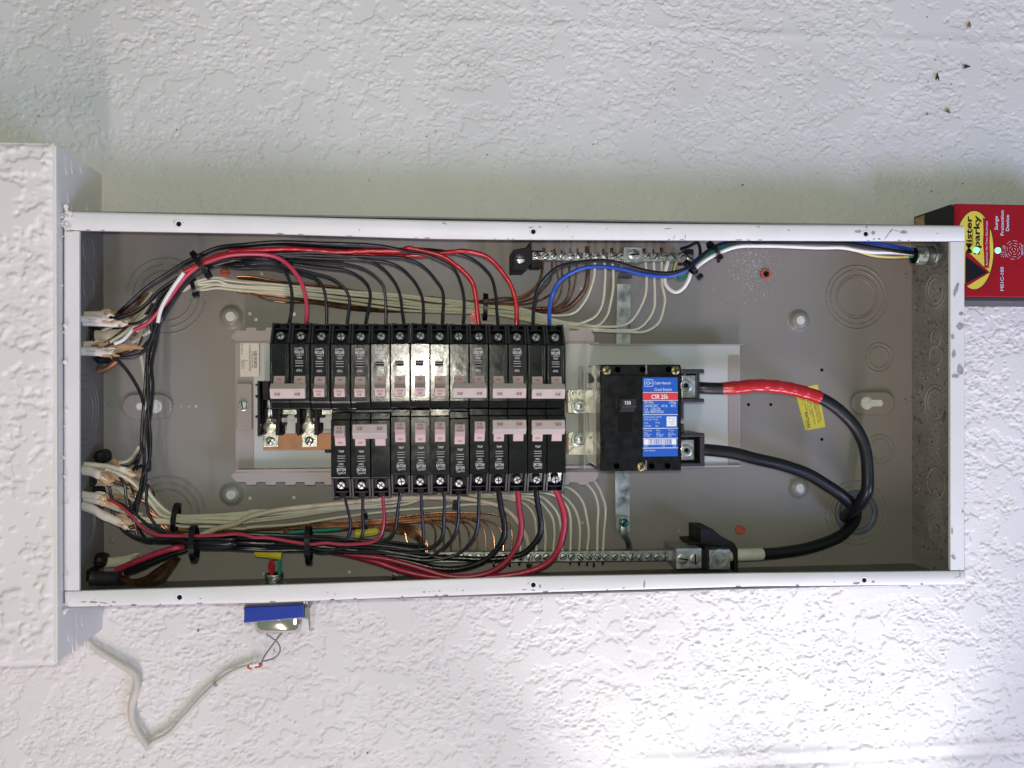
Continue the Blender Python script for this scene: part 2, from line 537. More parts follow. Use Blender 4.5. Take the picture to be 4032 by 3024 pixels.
for k in range(40):                          # blobs along the joint between soffit and box
    v = random.choice([random.uniform(352, 366), random.uniform(338, 362), random.uniform(-6, 4), random.uniform(0, 340)])
    c = (random.uniform(-0.5, 8 if v > 340 else 3), v, random.uniform(0.6, 3) if v > 0 else random.uniform(-4, 4))
    r = random.uniform(0.8, 2.4)
    m.lathe(c, (random.uniform(-.3, .3), random.uniform(-.3, .3), 1), [(r, -0.5), (r * 0.85, 0.5), (r * 0.3, 0.9), (0.01, 1.0)], 7)
kind(m.build('paint_drip', 'soffit_paint', soffit), 'stuff')

# ------------------------------------------------------------------ the panel box
Lb, Hb = 870.2, 362.0
boxt = thing('electrical_panel', 'long open metal panel box with white chipped front rim, fixed to the rough wall', 'panel box', (435, 0, -95))
IW = BACK_W
def ring_bump(mb, c, r, w, ht=0.7, wd=1.3, a0=0, a1=2 * math.pi, n=48, axis='w', sgn=1):
    pts = []
    for k in range(n + 1):
        t = a0 + (a1 - a0) * k / n
        row = []
        for dr, dh in ((-wd, -0.1), (-wd * 0.3, ht), (wd * 0.3, ht), (wd, -0.1)):
            x, y = (r + dr) * math.cos(t), (r + dr) * math.sin(t)
            row.append((c[0] + x, c[1] + y, w + dh) if axis == 'w' else (c[0] + sgn * dh, c[1] + x, c[2] + y))
        pts.append(row)
    mb.grid(np.array(pts))
m = MB()
m.box(1.5, Lb - 1.5, 1.5, Hb - 1.5, IW - 1.6, IW)
back = m.build('back_plate', 'box_paint', boxt)
# side walls
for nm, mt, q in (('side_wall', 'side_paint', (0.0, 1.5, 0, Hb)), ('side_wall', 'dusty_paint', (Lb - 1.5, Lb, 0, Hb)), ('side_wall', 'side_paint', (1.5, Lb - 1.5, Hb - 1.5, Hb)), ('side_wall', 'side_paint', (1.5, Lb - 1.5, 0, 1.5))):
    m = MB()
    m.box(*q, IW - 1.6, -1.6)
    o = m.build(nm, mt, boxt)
    if mt == 'dusty_paint':
        o['label'] = 'end wall of the box coated in dirt and debris'
        endwall = o
# front rim: the long strips bow inwards a little as the sheet metal does
def edge_line(pts):
    pts = [P(x, y, w=0) for x, y in pts]
    us = np.array([p[0] for p in pts])
    vs = np.array([p[1] for p in pts])
    return lambda u: float(np.interp(u, us, vs))
top_out = edge_line([(250, 829), (413, 833), (1040, 848), (1700, 865), (2400, 876), (3000, 881), (3800, 887)])
top_in = edge_line([(250, 905), (330, 907), (1040, 919), (1700, 939), (2000, 942), (3000, 946), (3800, 949)])
bot_in = edge_line([(250, 2330), (1040, 2306), (1700, 2284), (2100, 2271), (3000, 2257), (3800, 2249)])
bot_out = edge_line([(250, 2393), (1040, 2376), (1700, 2351), (2200, 2333), (3000, 2311), (3800, 2303)])
us = np.linspace(0.5, Lb - 0.2, 60)
flg = []
for lo, hi in ((top_in, top_out), (bot_out, bot_in)):
    m = MB()
    outer = hi if hi is top_out else lo
    sgn = 1 if hi is top_out else -1
    g = []
    for u in us:
        a, b = lo(u), hi(u)
        if sgn > 0:
            row = [(a, -4), (a, -0.5), (a + 0.6, 0), (b - 3.0, 0), (b - 1.2, -0.5), (b - 0.3, -1.6), (b, -3.2), (b, -9)]
        else:
            row = [(a, -9), (a, -3.2), (a + 0.3, -1.6), (a + 1.2, -0.5), (a + 3.0, 0), (b - 0.6, 0), (b, -0.5), (b, -4)]
        g.append([(u, v, w) for v, w in row])
    m.grid(np.array(g))
    for u in (us[0], us[-1]):
        a, b = lo(u), hi(u)
        m.box(u - 0.3, u + 0.3, a + 0.4, b - 1.2, -5, -0.6)
    flg.append(m.build('front_flange', 'flange_paint', boxt))
for x0, x1, t, bt in ((252, 312, 909, 2326), (3743, 3798, 951, 2246)):
    a, b_, c, d = P(x0, t, w=-0.4), P(x1, t, w=-0.4), P(x1, bt, w=-0.4), P(x0, bt, w=-0.4)
    m = MB()
    m.prism([a, b_, c, d], -4.5, -0.5)
    flg.append(m.build('front_flange', 'flange_paint', boxt, 0.5))
# cover-screw holes with raised rims
for i, (x, y) in enumerate(((704, 882), (2100, 912), (3409, 921), (707, 2352), (2100, 2303), (3403, 2284))):
    c = P(x, y, w=0)
    fo = flg[0] if i < 3 else flg[1]
    m = MB()
    m.lathe((c[0], c[1], 0), (0, 0, 1), [(4.6, -0.2), (4.0, 0.25), (2.7, 0.35), (2.3, 0.1), (2.3, -0.4)], 20, close=False)
    m.build('hole_rim', 'flange_paint', fo)
    m = MB()
    m.cyl((c[0], c[1], -0.3), (0, 0, 1), 2.35, 0.38, 18)
    m.build('screw_hole', 'slot', fo)
# chipped paint, each patch lying on the rim
def chip(mb, X, Y, L, Wd, ang, seed):
    r = random.Random(seed)
    c = P(X, Y, w=0)
    n = r.randint(6, 9)
    poly = []
    for k in range(n):
        t = 2 * math.pi * k / n
        x, y = L * math.cos(t) * r.uniform(0.6, 1.05), Wd * math.sin(t) * r.uniform(0.6, 1.1)
        poly.append((c[0] + x * math.cos(ang) - y * math.sin(ang), c[1] + x * math.sin(ang) + y * math.cos(ang)))
    mb.prism(poly, -0.3, 0.10)
chips_t = [(2630, 900, 4, .7, .1), (2655, 933, 3.2, .5, 1.2), (2698, 931, 3, .45, 1.5), (2987, 893, 1.9, .8, .5), (3106, 907, 1.5, 1, 0), (3380, 911, 5, 2.2, .1), (3412, 895, 1.6, 1.4, 0),
           (3438, 916, 3, 2.4, .8), (3497, 923, 8, .6, .95), (3510, 908, 3, .7, .95), (3560, 914, 5, 2.2, .1), (3530, 909, 4, .6, -.2), (3441, 942, 1.6, .7, .2), (3462, 941, 2.2, .8, .1), (2090, 895, 2.6, .7, .2),
           (2125, 894, 2, .8, .2), (2235, 892, 1.2, .5, .6), (2255, 933, .6, .9, 0), (2390, 900, .7, .6, 0), (1750, 880, 3, 1.2, -.3), (1415, 905, .6, 1.3, -.3), (3690, 919, 1.6, .5, -.4), (685, 872, 1.4, .5, 1), (722, 876, 1.2, .4, -1)]
chips_b = [(330, 2370, 3.4, .7, 0), (367, 2371, 4.6, 1.1, -.05), (409, 2374, 4.8, .7, -.18), (450, 2371, 2.3, .9, -.3), (373, 2358, 1, .4, 0), (790, 2357, 1.6, .7, -.1), (1290, 2333, .8, .5, 0), (1670, 2331, 1.6, .8, .1), (1690, 2330, .8, .9, 0),
           (1708, 2328, 1.2, .5, .2), (1730, 2327, 1.5, .8, 0), (1822, 2325, 1.3, .6, 0), (2080, 2297, .5, 1.8, -.4), (2127, 2309, 1.6, 2, 0), (2065, 2322, 2.5, .8, 0), (2100, 2323, 2.4, .9, 0), (2215, 2317, .9, .7, 0), (2456, 2316, 1.3, 1, .5),
           (2537, 2298, 1.2, 5.5, -.1), (3372, 2297, 5, 1.4, .1), (3438, 2291, 2.2, 1.3, -.2), (3285, 2292, .8, .7, 0), (1320, 2340, 1.2, .5, .3), (1800, 2322, .7, .7, 0), (3780, 2262, 1, 5, 0), (3768, 2272, 4, .5, .3)]
chips_r = [(3765, 1140, 2.4, 8, -.4), (3780, 1285, 5, 4, .4), (3752, 1325, 1.6, 3, 0), (3757, 1395, 2.3, 6, -.2), (3782, 1455, 4, 6, .3), (3765, 1480, 4.5, 2.4, .2), (3792, 2015, 1.2, 1.6, 0), (3750, 2090, 1, 5, 0), (3755, 2195, 2.4, 3, .6), (3786, 1235, 3.5, 2.2, .3)]
for ch, fo in ((chips_t, flg[0]), (chips_b, flg[1]), (chips_r, flg[3])):
    m = MB()
    for i, q in enumerate(ch):
        chip(m, *q, seed=i * 7 + len(ch))
    kind(m.build('chipped_paint', 'chip', fo), 'stuff')
m = MB()                                    # wear along the inner lip
for k in range(40):
    u = random.uniform(20, 850)
    v = top_in(u) if k % 2 else bot_out(u) + 0.8
    L = random.uniform(0.5, 2.6)
    m.box(u - L, u + L, v - 0.1, v + random.uniform(0.3, 0.9), -0.5, 0.06)
kind(m.build('chipped_paint', 'chip', flg[0]), 'stuff')

# knockouts pressed in the back
def knockout(X, Y, rs, par=None):
    c = P(X, Y, 0)
    m = MB()
    for i, r in enumerate(rs):
        g = 0.13
        if i % 2 == 0:
            ring_bump(m, c, r, IW, 0.95, 1.25, g, math.pi - g)
            ring_bump(m, c, r, IW, 0.95, 1.25, math.pi + g, 2 * math.pi - g)
        else:
            ring_bump(m, c, r, IW, 0.95, 1.25, math.pi / 2 + g, 1.5 * math.pi - g)
            ring_bump(m, c, r, IW, 0.95, 1.25, 1.5 * math.pi + g, 2.5 * math.pi - g)
        for t in (0, math.pi):
            m.lathe((c[0] + r * math.cos(t + i % 2 * math.pi / 2), c[1] + r * math.sin(t + i % 2 * math.pi / 2), IW - 0.1), (0, 0, 1), [(1.1, 0), (0.8, 0.7), (0.01, 0.9)], 8)
    return m.build('knockout', 'box_paint', boxt)
knockout(3372, 1172, (35, 30, 24, 21.5))
knockout(3459, 1409, (16, 11.5))
knockout(3461, 1770, (16, 11.5))
knockout(3370, 2018, (35, 30))
knockout(656, 1166, (38.5, 32, 25.5))
knockout(656, 2024, (38.5, 32, 25.5))
# rings pressed in the two end walls
def endring(X, Y, w, rs, side):
    c = P(X, Y, w=w)
    u = 1.5 if side < 0 else Lb - 1.5
    m = MB()
    for r in rs:
        ring_bump(m, (u, c[1], w), r, 0, 0.6, 0.9, axis='u', sgn=1 if side < 0 else -1)
    m.build('knockout', 'side_paint' if side < 0 else 'dusty_paint', boxt)
for y in (985, 1130):
    endring(365, y, -55, (13.5,), -1)
endring(350, 1615, -45, (34, 28, 20), -1)
endring(335, 2060, -42, (28, 24), -1)
endring(318, 985, -20, (13.5,), -1)
for y, rs in ((1145, (18, 13)), (1330, (9,)), (1400, (11,)), (1590, (20, 15)), (1900, (16,)), (2080, (14, 10))):
    endring(3672, y, -48, rs, 1)
# mounting bosses, keyholes, dimples
def boss(X, Y, r=11, hgt=5, mt='white_blob', hole=5.0, oval=0):
    c = P(X, Y, 0)
    m = MB()
    m.lathe((c[0], c[1], IW - 0.1), (0, 0, 1), [(r + 3, 0), (r + 1, 0.8), (r - 1, hgt * 0.8), (r - 3, hgt), (0.01, hgt + 0.1)], 28)
    o = m.build('mounting_boss', 'box_paint', boxt)
    m = MB()
    m.lathe((c[0], c[1], IW + hgt), (0, 0, 1), [(hole, -0.1), (hole * 0.9, 0.35), (0.01, 0.5)], 14)
    m.build('screw_head', mt, o)
for X, Y in ((911, 1247), (913, 1946), (3145, 1262), (3142, 1920)):
    boss(X, Y, 10, 5)
for X, Y, big in ((584, 1600, -1), (3432, 1587, 1)):
    c = P(X, Y, 0)
    m = MB()
    poly = [(c[0] + (22 if math.cos(t) > 0 else -22) * 0.55 + 13 * math.cos(t), c[1] + 13 * math.sin(t)) for t in np.linspace(0, 2 * math.pi, 33)[:-1]]
    m.prism(poly, IW - 0.2, IW + 4.5)
    o = m.build('mounting_boss', 'box_paint', boxt, 2.0, 3)
    m = MB()
    m.lathe((c[0] - 8 * big, c[1], IW + 4.4), (0, 0, 1), [(7.2, 0), (6.6, 0.3), (0.01, 0.5)], 16)
    m.prism([(c[0] - 4 * big, c[1] - 3.6), (c[0] + 9 * big, c[1] - 3.6), (c[0] + 11 * big, c[1]), (c[0] + 9 * big, c[1] + 3.6), (c[0] - 4 * big, c[1] + 3.6)], IW + 4.4, IW + 4.65)
    m.build('keyhole_plug', 'white_blob', o)
for X, Y in ((437, 1055), (437, 1594), (440, 2130), (3567, 1089), (3565, 1582)):
    c = P(X, Y, 0)
    m = MB()
    m.lathe((c[0], c[1], IW - 0.1), (0, 0, 1), [(3.2, 0), (3.0, 0.8), (2.4, 1.0), (2.2, 0.35), (0.01, 0.3)], 18)
    m.build('dimple', 'box_paint', boxt)
for i, (X, Y) in enumerate(((683, 1600), (714, 1599), (744, 1598), (770, 1599), (1031, 1078), (983, 1235), (1157, 1237), (984, 1962), (1156, 1960), (1007, 1258), (2677, 957), (2828, 1028), (3236, 1457), (3236, 1730), (2947, 1593), (3035, 1593), (2674, 2090), (1375, 2252), (1035, 2260), (2293, 2058), (2290, 1135))):
    c = P(X, Y, 0)
    m = MB()
    m.lathe((c[0], c[1], IW - 0.1), (0, 0, 1), [(1.9, 0), (1.8, 0.3), (0.01, 0.35)], 12)
    m.build('small_hole', 'slot' if 11 <= i <= 15 else 'zinc_dull', boxt)
# ------------------------------------------------------------------ pan that carries the breakers
HP = 20.0                                     # pan floor above the back
pan = thing('breaker_mounting_pan', 'taupe metal pan with notched edge flanges holding the breakers', 'mounting pan', P(1500, 1600, 5))
def poly_px(r, pts, h):
    return [Q(r, x, y, h) for x, y in pts]
WP = BACK_W + HP
a, b_ = P(925, 1350, HP), P(2330, 1846, HP)
m = MB()
m.box(a[0], P(2360, 1600, HP)[0], b_[1], a[1], WP - 2, WP)
m.build('pan_floor', 'pan_paint', pan, 0.5)
# tray that runs on under the main breaker
c0, c1 = P(2235, 1353, HP), P(2915, 1838, HP)
m = MB()
m.box(c0[0] + 30, c1[0], c1[1], c0[1], WP - 2.2, WP - 0.4)
m.build('tray_floor', 'galvanised_light' if 'galvanised_light' in MATS else 'insulator_sheet', pan, 0.3)
m = MB()
e0, e1 = P(2330, 1354, HP + 8), P(2925, 1354, HP + 8)
m.box(e0[0], e1[0], e0[1] - 1.2, e0[1], WP - 2, WP + 8)
m.build('tray_lip', 'pan_paint', pan)
m = MB()
e0, e1 = P(2700, 1838, HP + 4), P(2925, 1838, HP + 4)
m.box(e0[0], e1[0], e0[1], e0[1] + 1.2, WP - 2, WP + 4)
m.build('tray_lip', 'pan_paint', pan)
d0, d1 = P(2868, 1400, HP), P(2912, 1830, HP)
m = MB()
m.box(d0[0], d1[0], d1[1], d0[1], WP - 0.3, WP + 0.5)
m.build('tray_strip', 'pan_paint', pan)
# notched flanges standing forward of the pan
HF = 34.0
WF = BACK_W + HF
def flange_poly(y0, y1, ytab, up, xs, xe):
    # y0 inner edge, y1 outer edge, ytab = tab tips (source px)
    pts = [P(xs + 22, y0, HF), P(xs, (y0 + y1) / 2 + (6 if up else -6), HF), P(xs + 22, y1, HF)]
    x = xs + 60
    while x < xe - 60:
        for X, Y in ((x, y1), (x + 3, ytab), (x + 40, ytab), (x + 43, y1)):
            pts.append(P(X, Y, HF))
        x += 77
    pts += [P(xe - 14, y1, HF), P(xe, (y0 + y1) / 2, HF), P(xe, y0, HF)]
    return pts
m = MB()
m.prism(flange_poly(1345, 1302, 1290, True, 908, 2340), WF - 1.5, WF)
m.build('notched_flange', 'pan_paint', pan)
m = MB()
m.prism(flange_poly(1859, 1898, 1909, False, 908, 2355)[::-1], WF - 1.5, WF)
m.build('notched_flange', 'pan_paint', pan)
m = MB()
for y in (1345, 1859):
    p, q = P(928, y, HF), P(2340, y, HF)
    z = P(928, 1350 if y < 1500 else 1846, HP)
    lo, hi = sorted((p[1], z[1]))
    m.box(p[0], q[0], lo - 0.4, hi + 0.4, WP - 1, WF)
m.build('pan_web', 'pan_paint', pan)
# raised end bracket with its screw
a, b_ = P(930, 1508, HP + 4), P(992, 1690, HP + 4)
m = MB()
m.box(a[0], b_[0], b_[1], a[1], WP - 0.5, WP + 4)
m.build('end_bracket', 'pan_paint', pan, 1.2, 3)
c = P(957, 1598, HP + 4)
m = MB()
m.lathe((c[0], c[1], WP + 4), (0, 0, 1), [(5.2, 0), (5.2, 1.0), (4.4, 1.3), (4.2, 3.2), (0.01, 3.4)], 20)
o = m.build('screw', 'zinc', pan)
m = MB()
m.prism([(c[0] - 1.6, c[1] + 3.9), (c[0] - 0.7, c[1] + 4.1), (c[0] + 1.6, c[1] - 3.9), (c[0] + 0.7, c[1] - 4.1)], WP + 6, WP + 7.6)
m.build('slot', 'slot', o)
# grey insulating sheet
a, b_ = P(1000, 1346, HP + 1), P(2360, 1842, HP + 1)
m = MB()
m.box(a[0], b_[0], b_[1], a[1], WP + 0.3, WP + 1.2)
m.build('insulating_sheet', 'insulator_sheet', pan)
# paper sticker
a, b_ = P(945, 1351, HP + 6), P(1020, 1483, HP + 6)
m = MB()
m.box(a[0], b_[0], b_[1], a[1], WP + 5.0, WP + 5.4)
stk = m.build('sticker', 'paper_label', pan, 1.2, 2)
stk['label'] = 'cream paper sticker reading USE IN BOX'
m = MB()
m.box(a[0] + 0.5, b_[0] - 0.5, b_[1] + 0.5, a[1] - 0.5, WP - 0.5, WP + 5.0)
m.build('sticker_plate', 'pan_paint', pan)
def tx(s, X, Y, h, size, mtl, par, ang=0, bold=0.0, width=None):
    c = P(X, Y, h)
    return text(s, c, size, mtl, par, ang, bold, width)
hs = HP + 5.6
tx('USE IN BOX', 1006, 1416, hs, 3.0, 'print_dark', stk, -90, 0.05, 17)
tx('UTILICE EN CAJA', 993, 1416, hs, 1.8, 'print_dark', stk, -90, 0, 17)
tx('UTILISER DANS UN BOITIER', 984, 1410, hs, 1.8, 'print_dark', stk, -90, 0, 26)
tx('J', 969, 1420, hs, 2.6, 'print_dark', stk, -90)
tx('30-18362-24', 953, 1375, hs, 1.7, 'print_dark', stk, -90, 0, 11)
tx('DATE REV. E', 960, 1434, hs, 1.3, 'print_dark', stk, -90, 0, 9)
tx('LABEL REV. B', 953, 1434, hs, 1.3, 'print_dark', stk, -90, 0, 9)

# ------------------------------------------------------------------ open bus fingers beside the first breakers
bus = thing('bus_bar_assembly', 'copper bus bar with bare silvery fingers left open beside the breakers', 'bus bar', P(1150, 1700, HP))
HB = 46
WB = BACK_W + HB
a, b_ = P(1036, 1708, HB), P(1500, 1767, HB)
m = MB()
m.box(a[0], b_[0], b_[1], a[1], WB - 4, WB)
m.build('copper_bar', 'copper_bar', bus, 0.3)
# black moulded support with ribs
sup = MB()
for x0, x1, y0, y1, h0, h1 in ((500, 545, 0, 960, 22, 60), (545, 600, 0, 940, 22, 46), (590, 700, 0, 240, 22, 62), (600, 700, 240, 330, 22, 50), (860, 905, 480, 700, 22, 56), (820, 885, 670, 950, 22, 55), (905, 930, 480, 950, 22, 42),
                               (1190, 1240, 480, 950, 22, 56), (1500, 1545, 480, 720, 22, 56), (1490, 1560, 690, 945, 22, 55), (1560, 1610, 480, 900, 22, 42), (740, 860, 480, 660, 22, 38), (1240, 1350, 480, 640, 22, 38), (1420, 1500, 480, 640, 22, 38), (545, 700, 480, 640, 22, 36)):
    p, q = Q('e', x0, y0, h1), Q('e', x1, y1, h1)
    sup.box(p[0], q[0], q[1], p[1], BACK_W + h0, BACK_W + h1)
sup.build('insulating_support', 'matte_black', bus, 0.4)
m = MB()                                       # small latches standing out of the support
for x0, x1, y0, y1 in ((465, 505, 245, 290), (465, 505, 600, 640), (465, 505, 50, 80), (930, 1010, 590, 625), (1145, 1200, 590, 625), (1605, 1675, 590, 630), (850, 900, 600, 640), (930, 1000, 730, 760), (1190, 1215, 690, 740), (580, 625, 890, 930), (900, 930, 910, 950), (1255, 1290, 890, 930)):
    p, q = Q('e', x0, y0, 58), Q('e', x1, y1, 58)
    m.box(p[0], q[0], q[1], p[1], BACK_W + 40, BACK_W + 58)
m.build('latch', 'matte_black', bus, 0.3)
for pts in ([(1000, 590), (1145, 590), (1145, 640), (1205, 640), (1205, 725), (1165, 730), (1165, 915), (995, 915), (995, 850), (1015, 850), (1015, 730), (925, 720), (925, 640), (1000, 640)],
            [(1680, 590), (1800, 590), (1800, 840), (1655, 840), (1655, 730), (1590, 720), (1590, 640), (1680, 640)]):
    pl = poly_px('e', pts, 48)
    m = MB()
    m.prism(pl, BACK_W + 22, BACK_W + 48)
    o = m.build('spacer', 'grey_plastic', bus, 0.4)
    cx = sum(p[0] for p in pts) / len(pts)
    c = Q('e', 1110 if cx < 1300 else 1750, 730, 48)
    m = MB()
    m.cyl((c[0], c[1], BACK_W + 47.8), (0, 0, 1), 2.4, 0.6, 16)
    m.build('moulding_mark', 'grey_plastic', o)
for x in (720, 1395):
    pts = [(x - 115, 1150), (x - 115, 935), (x - 100, 900), (x - 100, 800), (x - 85, 750), (x - 50, 650), (x - 22, 570), (x - 30, 500), (x - 30, 330), (x - 2, 330), (x - 2, 480), (x + 30, 500), (x + 18, 570), (x + 45, 650), (x + 90, 750), (x + 105, 800), (x + 108, 900), (x + 145, 935), (x + 148, 1140)]
    if x > 1000:
        pts[8], pts[9] = (x - 30, 490), (x - 2, 490)
    m = MB()
    m.prism(poly_px('e', pts, HB + 3)[::-1], WB + 0.6, WB + 3)
    m.build('bus_finger', 'tin_plate', bus, 0.4)
    o = bus.children[-1]
    m = MB()                                   # folded stab standing forward, with its weld boss
    for s in (-1, 1):
        p = [Q('e', x + 70 * s, 760, HB + 3), Q('e', x + 40 * s, 660, HB + 9), Q('e', x + 18 * s, 580, HB + 14), Q('e', x + 14 * s, 500, HB + 15)]
        m.tube(p, [1.0, 1.6, 1.6, 1.4], 8)
    c = Q('e', x, 800, HB + 3)
    m.lathe((c[0], c[1], WB + 2.4), (0, 0, 1), [(7, 0), (6, 1.6), (3, 2.4), (0.01, 2.6)], 16)
    m.build('folded_stab', 'tin_plate', o)
    c = Q('e', x + 10, 1040, HB + 3)
    screw(o, (c[0], c[1], WB + 3), 4.2, 0.9 if x < 1000 else 1.1, 'zinc', 2.2)
for x in (1060, 1740):                         # tinned clips with their rivets behind
    p, q = Q('e', x - 115, 485, 40), Q('e', min(x + 125, 1800), 590, 40)
    m = MB()
    m.box(p[0], q[0], q[1], p[1], BACK_W + 30, BACK_W + 40)
    o = m.build('clip', 'tin_plate', bus, 0.3)
    c = Q('e', x, 550, 42)
    m = MB()
    m.cyl((c[0], c[1], BACK_W + 40), (0, 0, 1), 2.6, 4, 14)
    m.build('rivet', 'zinc_dull', o)
m = MB()
p = Q('E', 1060, 1430, 40)
q = Q('E', 1200, 1460, 40)
m.tube([Q('E', 1120, 1445, 42), Q('E', 1060, 1440, 42), Q('E', 1055, 1458, 42), Q('E', 1130, 1462, 42)], 0.9, 6)
m.build('support_hook', 'matte_black', bus)

# ------------------------------------------------------------------ breakers
HFACE = 85.5
WFc = BACK_W + HFACE
def fit_u(X):
    return P(X, 1500, HFACE)[0]
PITCH = (fit_u(2228) - fit_u(1061)) / 15
UL = fit_u(1061)
def pole_u(i):
    return UL + PITCH * (i + 0.5)
VT, VS, VE, VL = P(1679, 1276, 72)[1], P(1679, 1353, HFACE)[1], P(1679, 1581, HFACE)[1], P(1679, 1608, 80)[1]
LU = VT - VL                                   # breaker length
# pole mesh in its own frame: origin at the middle of its outer end, s = +1 for the row whose wires leave upwards
def pole_mesh(s):
    hw = PITCH / 2 - 0.35
    a1, a2, a3 = VT - VS, VT - VE, VT - VL      # distances from the terminal end
    def V(d):
        return -s * d
    m = MB()
    b0 = -WFc + BACK_W + 23
    prof = [(V(0), -20.0), (V(0), b0), (V(a3), b0), (V(a3), -6.0), (V(a2 + 0.4), -5.4), (V(a2), 0), (V(a1 + 0.6), 0), (V(a1), -1.0), (V(a1), -6.5)]
    m.prism_u(prof if s > 0 else prof[::-1], -hw, hw)
    me1 = m.data('body', 'breaker_plastic', 0.45, 2, origin=(0, 0, 0))
    m = MB()                                   # cheeks of the wire terminal
    for sg in (-1, 1):
        u0, u1 = sorted((sg * hw, sg * (hw - 2.0)))
        pr = [(V(-0.2), -21), (V(-0.2), -13.5), (V(a1 - 0.3), -1.2), (V(a1 - 0.3), -21)]
        m.prism_u(pr if s > 0 else pr[::-1], u0, u1)
        u0, u1 = sorted((sg * hw, sg * (hw - 6.0)))
        pr = [(V(-0.4), -26), (V(-0.4), -14.5), (V(1.0), -13.6), (V(1.0), -26)]
        m.prism_u(pr if s > 0 else pr[::-1], u0, u1)
    pr = [(V(5.2), -20), (V(5.2), -12.2), (V(6.0), -11.8), (V(6.0), -20)]
    m.prism_u(pr if s > 0 else pr[::-1], -hw + 2.6, hw - 2.6)
    me2 = m.data('terminal_shroud', 'terminal_plastic', 0.25, 1, origin=(0, 0, 0))
    m = MB()                                   # moulded ridges along the face
    for u in (-hw + 1.5, hw - 3.4, hw - 1.6):
        m.box(u - 0.22, u + 0.22, min(V(a1 + 2), V(a2 - 1)), max(V(a1 + 2), V(a2 - 1)), -0.3, 0.32)
    me3 = m.data('face_ridge', 'breaker_plastic', 0, origin=(0, 0, 0))
    return me1, me2, me3
PM = {1: pole_mesh(1), -1: pole_mesh(-1)}
def handle_mesh(s, tie=False):
    # distance d measured from the terminal end
    y2d = lambda y, h: VT - P(1679, y, h)[1]
    d0, d1, d2, d3 = y2d(1481, 87), y2d(1507, 91), y2d(1529, 98), y2d(1560, 95)
    def V(d):
        return -s * d
    m = MB()
    pr = [(V(d0), -1.0), (V(d0), 1.2), (V(d1), 4.5), (V(d1 + 1.5), 5.6), (V(d2), 12.6), (V(d3 + 0.4), 8.6), (V(d3 + 0.4), 1.5), (V(d3 - 1), -1.0)]
    m.prism_u(pr if s < 0 else pr[::-1], -5.0, 5.0)
    return m.data('handle', 'handle', 0.45, 2, origin=(0, 0, 0))
_d2, _d3 = VT - P(1679, 1529, 98)[1], VT - P(1679, 1560, 95)[1] + 0.4
ND = lambda f: _d2 + (_d3 - _d2) * f
NH = lambda f: 12.6 - 4.0 * f + 0.16
HM = {1: handle_mesh(1), -1: handle_mesh(-1)}
def tie_mesh(s):
    y2d = lambda y, h: VT - P(1679, y, h)[1]
    d2, d3 = y2d(1512, 97), y2d(1568, 99)
    def V(d):
        return -s * d
    m = MB()
    pr = [(V(d2 - 0.5), 9.2), (V(d2 + 4.6), 15.0), (V(d3), 12.0), (V(d3 + 0.6), 8.6), (V(d3 - 2), 6.5), (V(d2 + 2), 6.0)]
    m.prism_u(pr if s < 0 else pr[::-1], -PITCH / 2 - 6.6, PITCH / 2 + 6.6)
    me = m.data('handle_tie', 'tie_bar', 0.5, 2, origin=(0, 0, 0))
    w = []
    for u in (-PITCH / 2 + 0.2, PITCH / 2 - 0.2):
        m = MB()
        dd0, dd1 = d2 + 6.3, d3 - 1.9
        k = (15.0 - 12.0) / (d3 - d2 - 4.6)
        pr = [(V(dd0), 15.0 - k * (dd0 - d2 - 4.6) - 0.3), (V(dd0), 15.0 - k * (dd0 - d2 - 4.6) + 0.22), (V(dd1), 15.0 - k * (dd1 - d2 - 4.6) + 0.22), (V(dd1), 15.0 - k * (dd1 - d2 - 4.6) - 0.3)]
        m.prism_u(pr, u - 3.9, u + 3.9)
        w.append(m.data('number_window', 'handle', 0, origin=(0, 0, 0)))
    return me, w, (V((d2 + 4.6 + d3) / 2 + 0.6), 14.2, k)
TM = {1: tie_mesh(1), -1: tie_mesh(-1)}
def small(sz):
    m = MB()
    m.lathe((0, 0, 0), (0, 0, 1), [(sz, -3), (sz, 0.6), (sz * 0.85, 1.2), (0.01, 1.4)], 14)
    return m.data('terminal_screw', 'zinc_dull', 0, origin=(0, 0, 0))
SCM = small(3.9)
SLM = []
for ang in (0.4, 1.1, 1.7, 2.5):
    m = MB()
    ca, sa = math.cos(ang), math.sin(ang)
    m.prism([(ca * 3.7 * a - sa * 0.5 * b, sa * 3.7 * a + ca * 0.5 * b) for a, b in ((-1, -1), (1, -1), (1, 1), (-1, 1))], 0.9, 1.55)
    m.prism([(-sa * 2.6 * a - ca * 0.45 * b, ca * 2.6 * a - sa * 0.45 * b) for a, b in ((-1, -1), (1, -1), (1, 1), (-1, 1))], 0.9, 1.5)
    SLM.append(m.data('slot', 'slot', 0, origin=(0, 0, 0)))
m = MB()
m.box(-3.9, 3.9, -2.7, 2.7, -0.3, 0.15)
WIN = m.data('trip_window', 'slot', 0, origin=(0, 0, 0))
m = MB()
for y in (-2.4, 0.2, 2.3):
    m.box(-3.7, 3.7, y - 0.45, y + 0.35, 0.1, 0.5)
WINB = m.data('window_bar', 'print_grey', 0, origin=(0, 0, 0))
